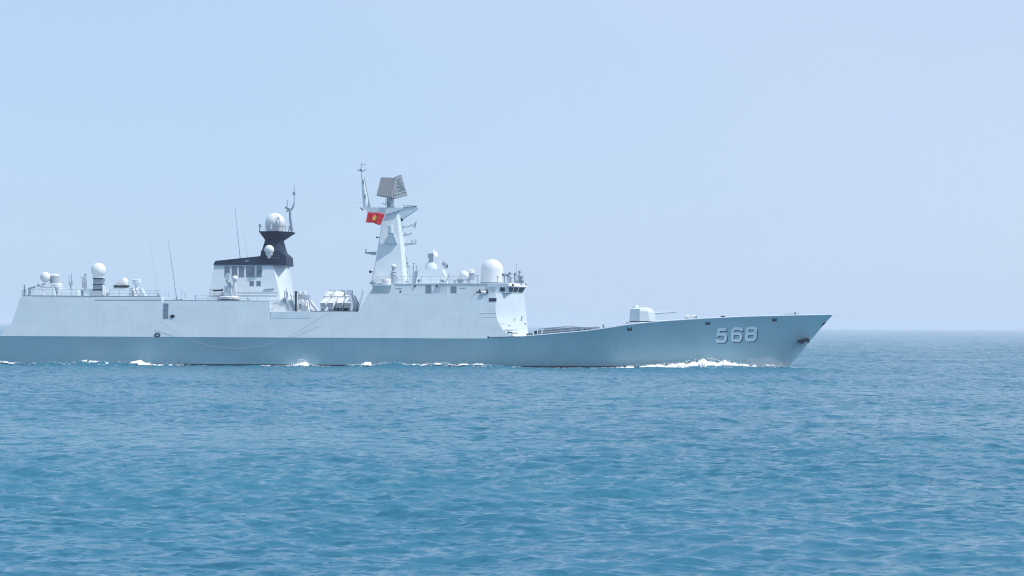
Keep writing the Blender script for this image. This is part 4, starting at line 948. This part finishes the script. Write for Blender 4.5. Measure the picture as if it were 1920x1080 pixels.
for sc_, lo_, hi_, st_ in ((1.1, .56, .68, -.5), (2.8, .56, .66, -.75), (5.6, .58, .68, -.6)):       # steep little wave fronts
    n3 = t.nodes.new('ShaderNodeTexNoise'); n3.inputs['Scale'].default_value = sc_; n3.inputs['Detail'].default_value = 3.5; n3.inputs['Roughness'].default_value = .55
    mp = t.nodes.new('ShaderNodeMapping'); mp.inputs['Scale'].default_value = (.5, 1.0, 1); mp.inputs['Rotation'].default_value = (0, 0, .10); mp.inputs['Location'].default_value = (sc_ * 7, 3, 0)
    t.links.new(tc.outputs['Object'], mp.inputs['Vector']); t.links.new(mp.outputs[0], n3.inputs['Vector'])
    r3 = t.nodes.new('ShaderNodeMapRange'); r3.inputs['From Min'].default_value = lo_; r3.inputs['From Max'].default_value = hi_
    r3.inputs['To Min'].default_value = 0; r3.inputs['To Max'].default_value = st_; t.links.new(n3.outputs['Fac'], r3.inputs['Value'])
    gm = t.nodes.new('ShaderNodeMath'); gm.operation = 'MULTIPLY'
    cb = t.nodes.new('ShaderNodeCombineXYZ'); t.links.new(r3.outputs[0], gm.inputs[0]); t.links.new(gr_.outputs[0], gm.inputs[1]); t.links.new(gm.outputs[0], cb.inputs['Y'])
    ad = t.nodes.new('ShaderNodeVectorMath'); ad.operation = 'ADD'; t.links.new(cb.outputs[0], ad.inputs[0]); t.links.new(acc, ad.inputs[1]); acc = ad.outputs[0]
nm_ = t.nodes.new('ShaderNodeVectorMath'); nm_.operation = 'NORMALIZE'; t.links.new(acc, nm_.inputs[0]); t.links.new(nm_.outputs[0], b.inputs['Normal'])
me.materials.append(M_SEA)

# ------------------------------------------------------------------ foam along the waterline
def foam(name, keys, label, dy_=.5, seed=1, drops=60):
    """keys of (px, height in photo px above the water); lumpy white crest against the hull"""
    rg = np.random.RandomState(seed); xs_ = [UX(k[0], 2) for k in keys]; hs = [k[1] * .0715 for k in keys]; zs = [k[2] if len(k) > 2 else 0.12 for k in keys]
    m = MB(); X_ = np.arange(xs_[0], xs_[-1], .09); n_ = 11
    ph = rg.rand(8) * 6.28
    jit = rg.rand(len(X_), n_)
    for i, x in enumerate(X_):
        h = np.interp(x, xs_, hs); zb_ = max(0.0, 1.25 * float(ridge(x)) * math.exp(-((dy_ - 2.2) / .95) ** 2)) + .04; lump = .85 + .16 * math.sin(x * 1.9 + ph[0]) + .12 * math.sin(x * 4.3 + ph[1]) + .08 * math.sin(x * 9 + ph[2])
        gate = .5 + .5 * math.sin(x * 1.35 + ph[3]) * math.sin(x * .83 + ph[4]) + .35 * math.sin(x * 3.7 + ph[5]) + .3 * (jit[i, 5] - .5)
        h *= max(.1, lump) * (1 if h > .3 else min(1, max(0, (gate - .25) * 2.2))); zb_ -= .14 * max(0, 1 - h / .08)
        yw = hull_wl(min(x, stemx(1) - .1)) - dy_
        wd = .5 + .9 * h
        for j in range(n_):
            a = math.pi * j / (n_ - 1); jj = .86 + .28 * jit[i, j]
            m.v.append((x + .06 * (jit[i, j] - .5), yw - math.cos(a) * wd * jj, zb_ - .12 + (h + .05) * math.sin(a) * jj))
    for i in range(len(X_) - 1):
        for j in range(n_ - 1): m.f.append((i * n_ + j, (i + 1) * n_ + j, (i + 1) * n_ + j + 1, i * n_ + j + 1))
    for _ in range(drops):
        x = rg.uniform(xs_[0], xs_[-1]); h = np.interp(x, xs_, hs) + .03; zb_ = 1.25 * float(ridge(x)) * math.exp(-((dy_ - 2.2) / .95) ** 2)
        r = rg.uniform(.015, .05) * (1 + h); c_ = Vector((x, hull_wl(min(x, stemx(1) - .1)) - dy_ + rg.normal(0, .3), zb_ + h * rg.uniform(.5, 1.25)))
        m.add([c_ + Vector(v) * r for v in ((1, 0, 0), (-1, 0, 0), (0, 1, 0), (0, -1, 0), (0, 0, 1), (0, 0, -1))], [(0, 2, 4), (2, 1, 4), (1, 3, 4), (3, 0, 4), (2, 0, 5), (1, 2, 5), (3, 1, 5), (0, 3, 5)])
    o = m.build(name, M_FOAM, None, 180); tag(o, label, 'foam', kind='stuff'); return o
foam('bow_wave_foam', [(1140, 0, .05), (1165, 2.4, .1), (1200, 4.2, .15), (1235, 5.4, .2), (1262, 7, .25), (1285, 8, .25), (1305, 10, .28), (1322, 13, .28), (1335, 13, .28), (1350, 11, .28), (1366, 9.5, .25), (1380, 7, .25), (1400, 4.5, .25), (1440, 3.4, .25), (1462, 3.6, .2), (1474, 4, .15), (1480, 0, .1)], 'long white bow wave foam breaking along the forward hull', 1.7, 3, 420)
foam('foam', [(530, 0), (545, 1.5), (556, 4), (564, 10), (569, 12.5), (575, 9), (583, 4), (596, 1), (606, 0)], 'small white splash against the middle of the hull', .6, 5, 160)
foam('foam', [(655, 0, .1), (672, 1.2, .25), (684, 3.5, .35), (698, 5, .42), (705, 1.4, .42), (720, .7, .42), (745, 1.0, .45), (760, .4, .45)], 'short white foam streak below the missile launcher', 2.0, 6, 60)
foam('foam', [(150, 0, .3), (165, 1.4, .4), (180, 2.2, .42), (205, 2.6, .35), (240, 2.6, .26), (262, 4.2, .2), (273, 7, .18), (282, 4.2, .14), (300, 1.4, .08), (340, .8, .0), (352, 0, 0)], 'white foam line with a small peak near the stern', 2.0, 7, 90)
foam('foam', [(766, 0, .45), (775, 1.0, .5), (800, 1.5, .48), (840, 2.6, .45), (880, 1.7, .4), (915, 1.0, .35), (945, .8, .12), (956, 0, .1)], 'thin broken foam along the wave crest below the main mast', 2.1, 8, 90)
foam('foam', [(1096, 0), (1102, 1.2), (1112, 1.4), (1130, .6), (1140, 0)], 'tiny foam fleck on the waterline forward of the bridge', .8, 9, 6)
foam('foam', [(960, 0, -.03), (975, .8, -.03), (990, 1.3, -.03), (1020, 1.4, -.03), (1040, 0, -.05)], 'thin foam streak on the water below the bridge front', 2.6, 10, 4)
foam('foam', [(0, 0, .35), (20, 1, .45), (50, .8, .33), (70, .3, .28), (110, .4, .3), (128, 1.4, .42), (145, 0, .4)], 'faint foam along the wave at the far left', 2.2, 12, 16)
foam('foam', [(352, 0, .0), (365, .9, .02), (395, 1.2, .02), (425, .9, .02), (436, 0, 0)], 'thin white streak on the water below the director', 3.2, 14, 4)
# broken lace of foam lying on the water beside the hull
m = MB(); rg = np.random.RandomState(21)
dens = [(-75, -48, .55), (-48, -40, .25), (-33, -24, .8), (-22, 4, .8), (4, 14, .35), (14, 37, 1.5)]
for x0, x1, k_ in dens:
    for _ in range(int((x1 - x0) * 26 * k_)):
        x = rg.uniform(x0, x1); cl = .5 + .5 * math.sin(x * .9) * math.sin(x * .37 + 1)
        if rg.rand() > .25 + .75 * cl: continue
        off = 1.6 + abs(rg.normal(0, 1.0)) if x < 14 else 1.0 + abs(rg.normal(0, .9))
        y = hull_wl(min(x, stemx(1) - .1)) - off
        z = 1.25 * float(ridge(x)) * math.exp(-((off - 2.2) / .95) ** 2) + .03
        lx, ly, lz = rg.uniform(.06, .42), rg.uniform(.05, .14), rg.uniform(.015, .035)
        ring = [(x + lx * math.cos(a) * rg.uniform(.6, 1.2), y + ly * math.sin(a) * rg.uniform(.6, 1.2), z) for a in np.linspace(0, 2 * math.pi, 7)[:-1]]
        m.add([(x, y, z + lz)] + ring + [(x, y, z - lz)], [(0, 1 + i, 1 + (i + 1) % 6) for i in range(6)] + [(7, 1 + (i + 1) % 6, 1 + i) for i in range(6)])
o = m.build('foam', M_FOAM, None, 180); tag(o, "broken lace of small foam flecks beside the frigate's whole side", 'foam', kind='stuff')
# drifting bow spray
def spray(name, c0_, r3, dens, label):
    m = MB(); m.ball((0, 0, 0), 1.0, 24); rg = np.random.RandomState(4)
    m.v = [(c0_[0] + x * r3[0] * (1 + .12 * math.sin(5 * z + 3 * x)), c0_[1] + y * r3[1], c0_[2] + z * r3[2] * (1 + .15 * math.sin(6 * x))) for x, y, z in m.v]
    mt = bpy.data.materials.new('spray_mist'); mt.use_nodes = True; t_ = mt.node_tree; t_.nodes.remove(t_.nodes['Principled BSDF'])
    vs = t_.nodes.new('ShaderNodeVolumePrincipled'); vs.inputs['Color'].default_value = (.95, .97, 1, 1); vs.inputs['Density'].default_value = dens; vs.inputs['Anisotropy'].default_value = .2
    t_.links.new(vs.outputs[0], t_.nodes['Material Output'].inputs['Volume'])
    o = m.build(name, mt, None, 180); tag(o, label, 'spray', kind='stuff')
p = U(1474, 683, 7.2); spray('bow_spray', (p.x, 7.0, .35), (.75, 1.2, 1.0), .3, 'pale column of spray at the foot of the bow')
p = U(1432, 676, 4); spray('bow_spray', (p.x, 3.2, .8), (2.9, .9, .85), .15, 'thin sheet of mist thrown back from the bow')

# ------------------------------------------------------------------ haze
m = MB(); m.box(-190000, 190000, -3000, 60000, -8, 46)
mt = bpy.data.materials.new('sea_haze'); mt.use_nodes = True; t_ = mt.node_tree; t_.nodes.remove(t_.nodes['Principled BSDF'])
vs = t_.nodes.new('ShaderNodeVolumePrincipled'); vs.inputs['Color'].default_value = (.88, .93, 1.0, 1); vs.inputs['Density'].default_value = .00022; vs.inputs['Anisotropy'].default_value = .0
t_.links.new(vs.outputs[0], t_.nodes['Material Output'].inputs['Volume'])
hz = m.build('haze', mt, None, smooth=False); tag(hz, 'pale sea haze fading the far water into the sky', 'haze', kind='stuff')
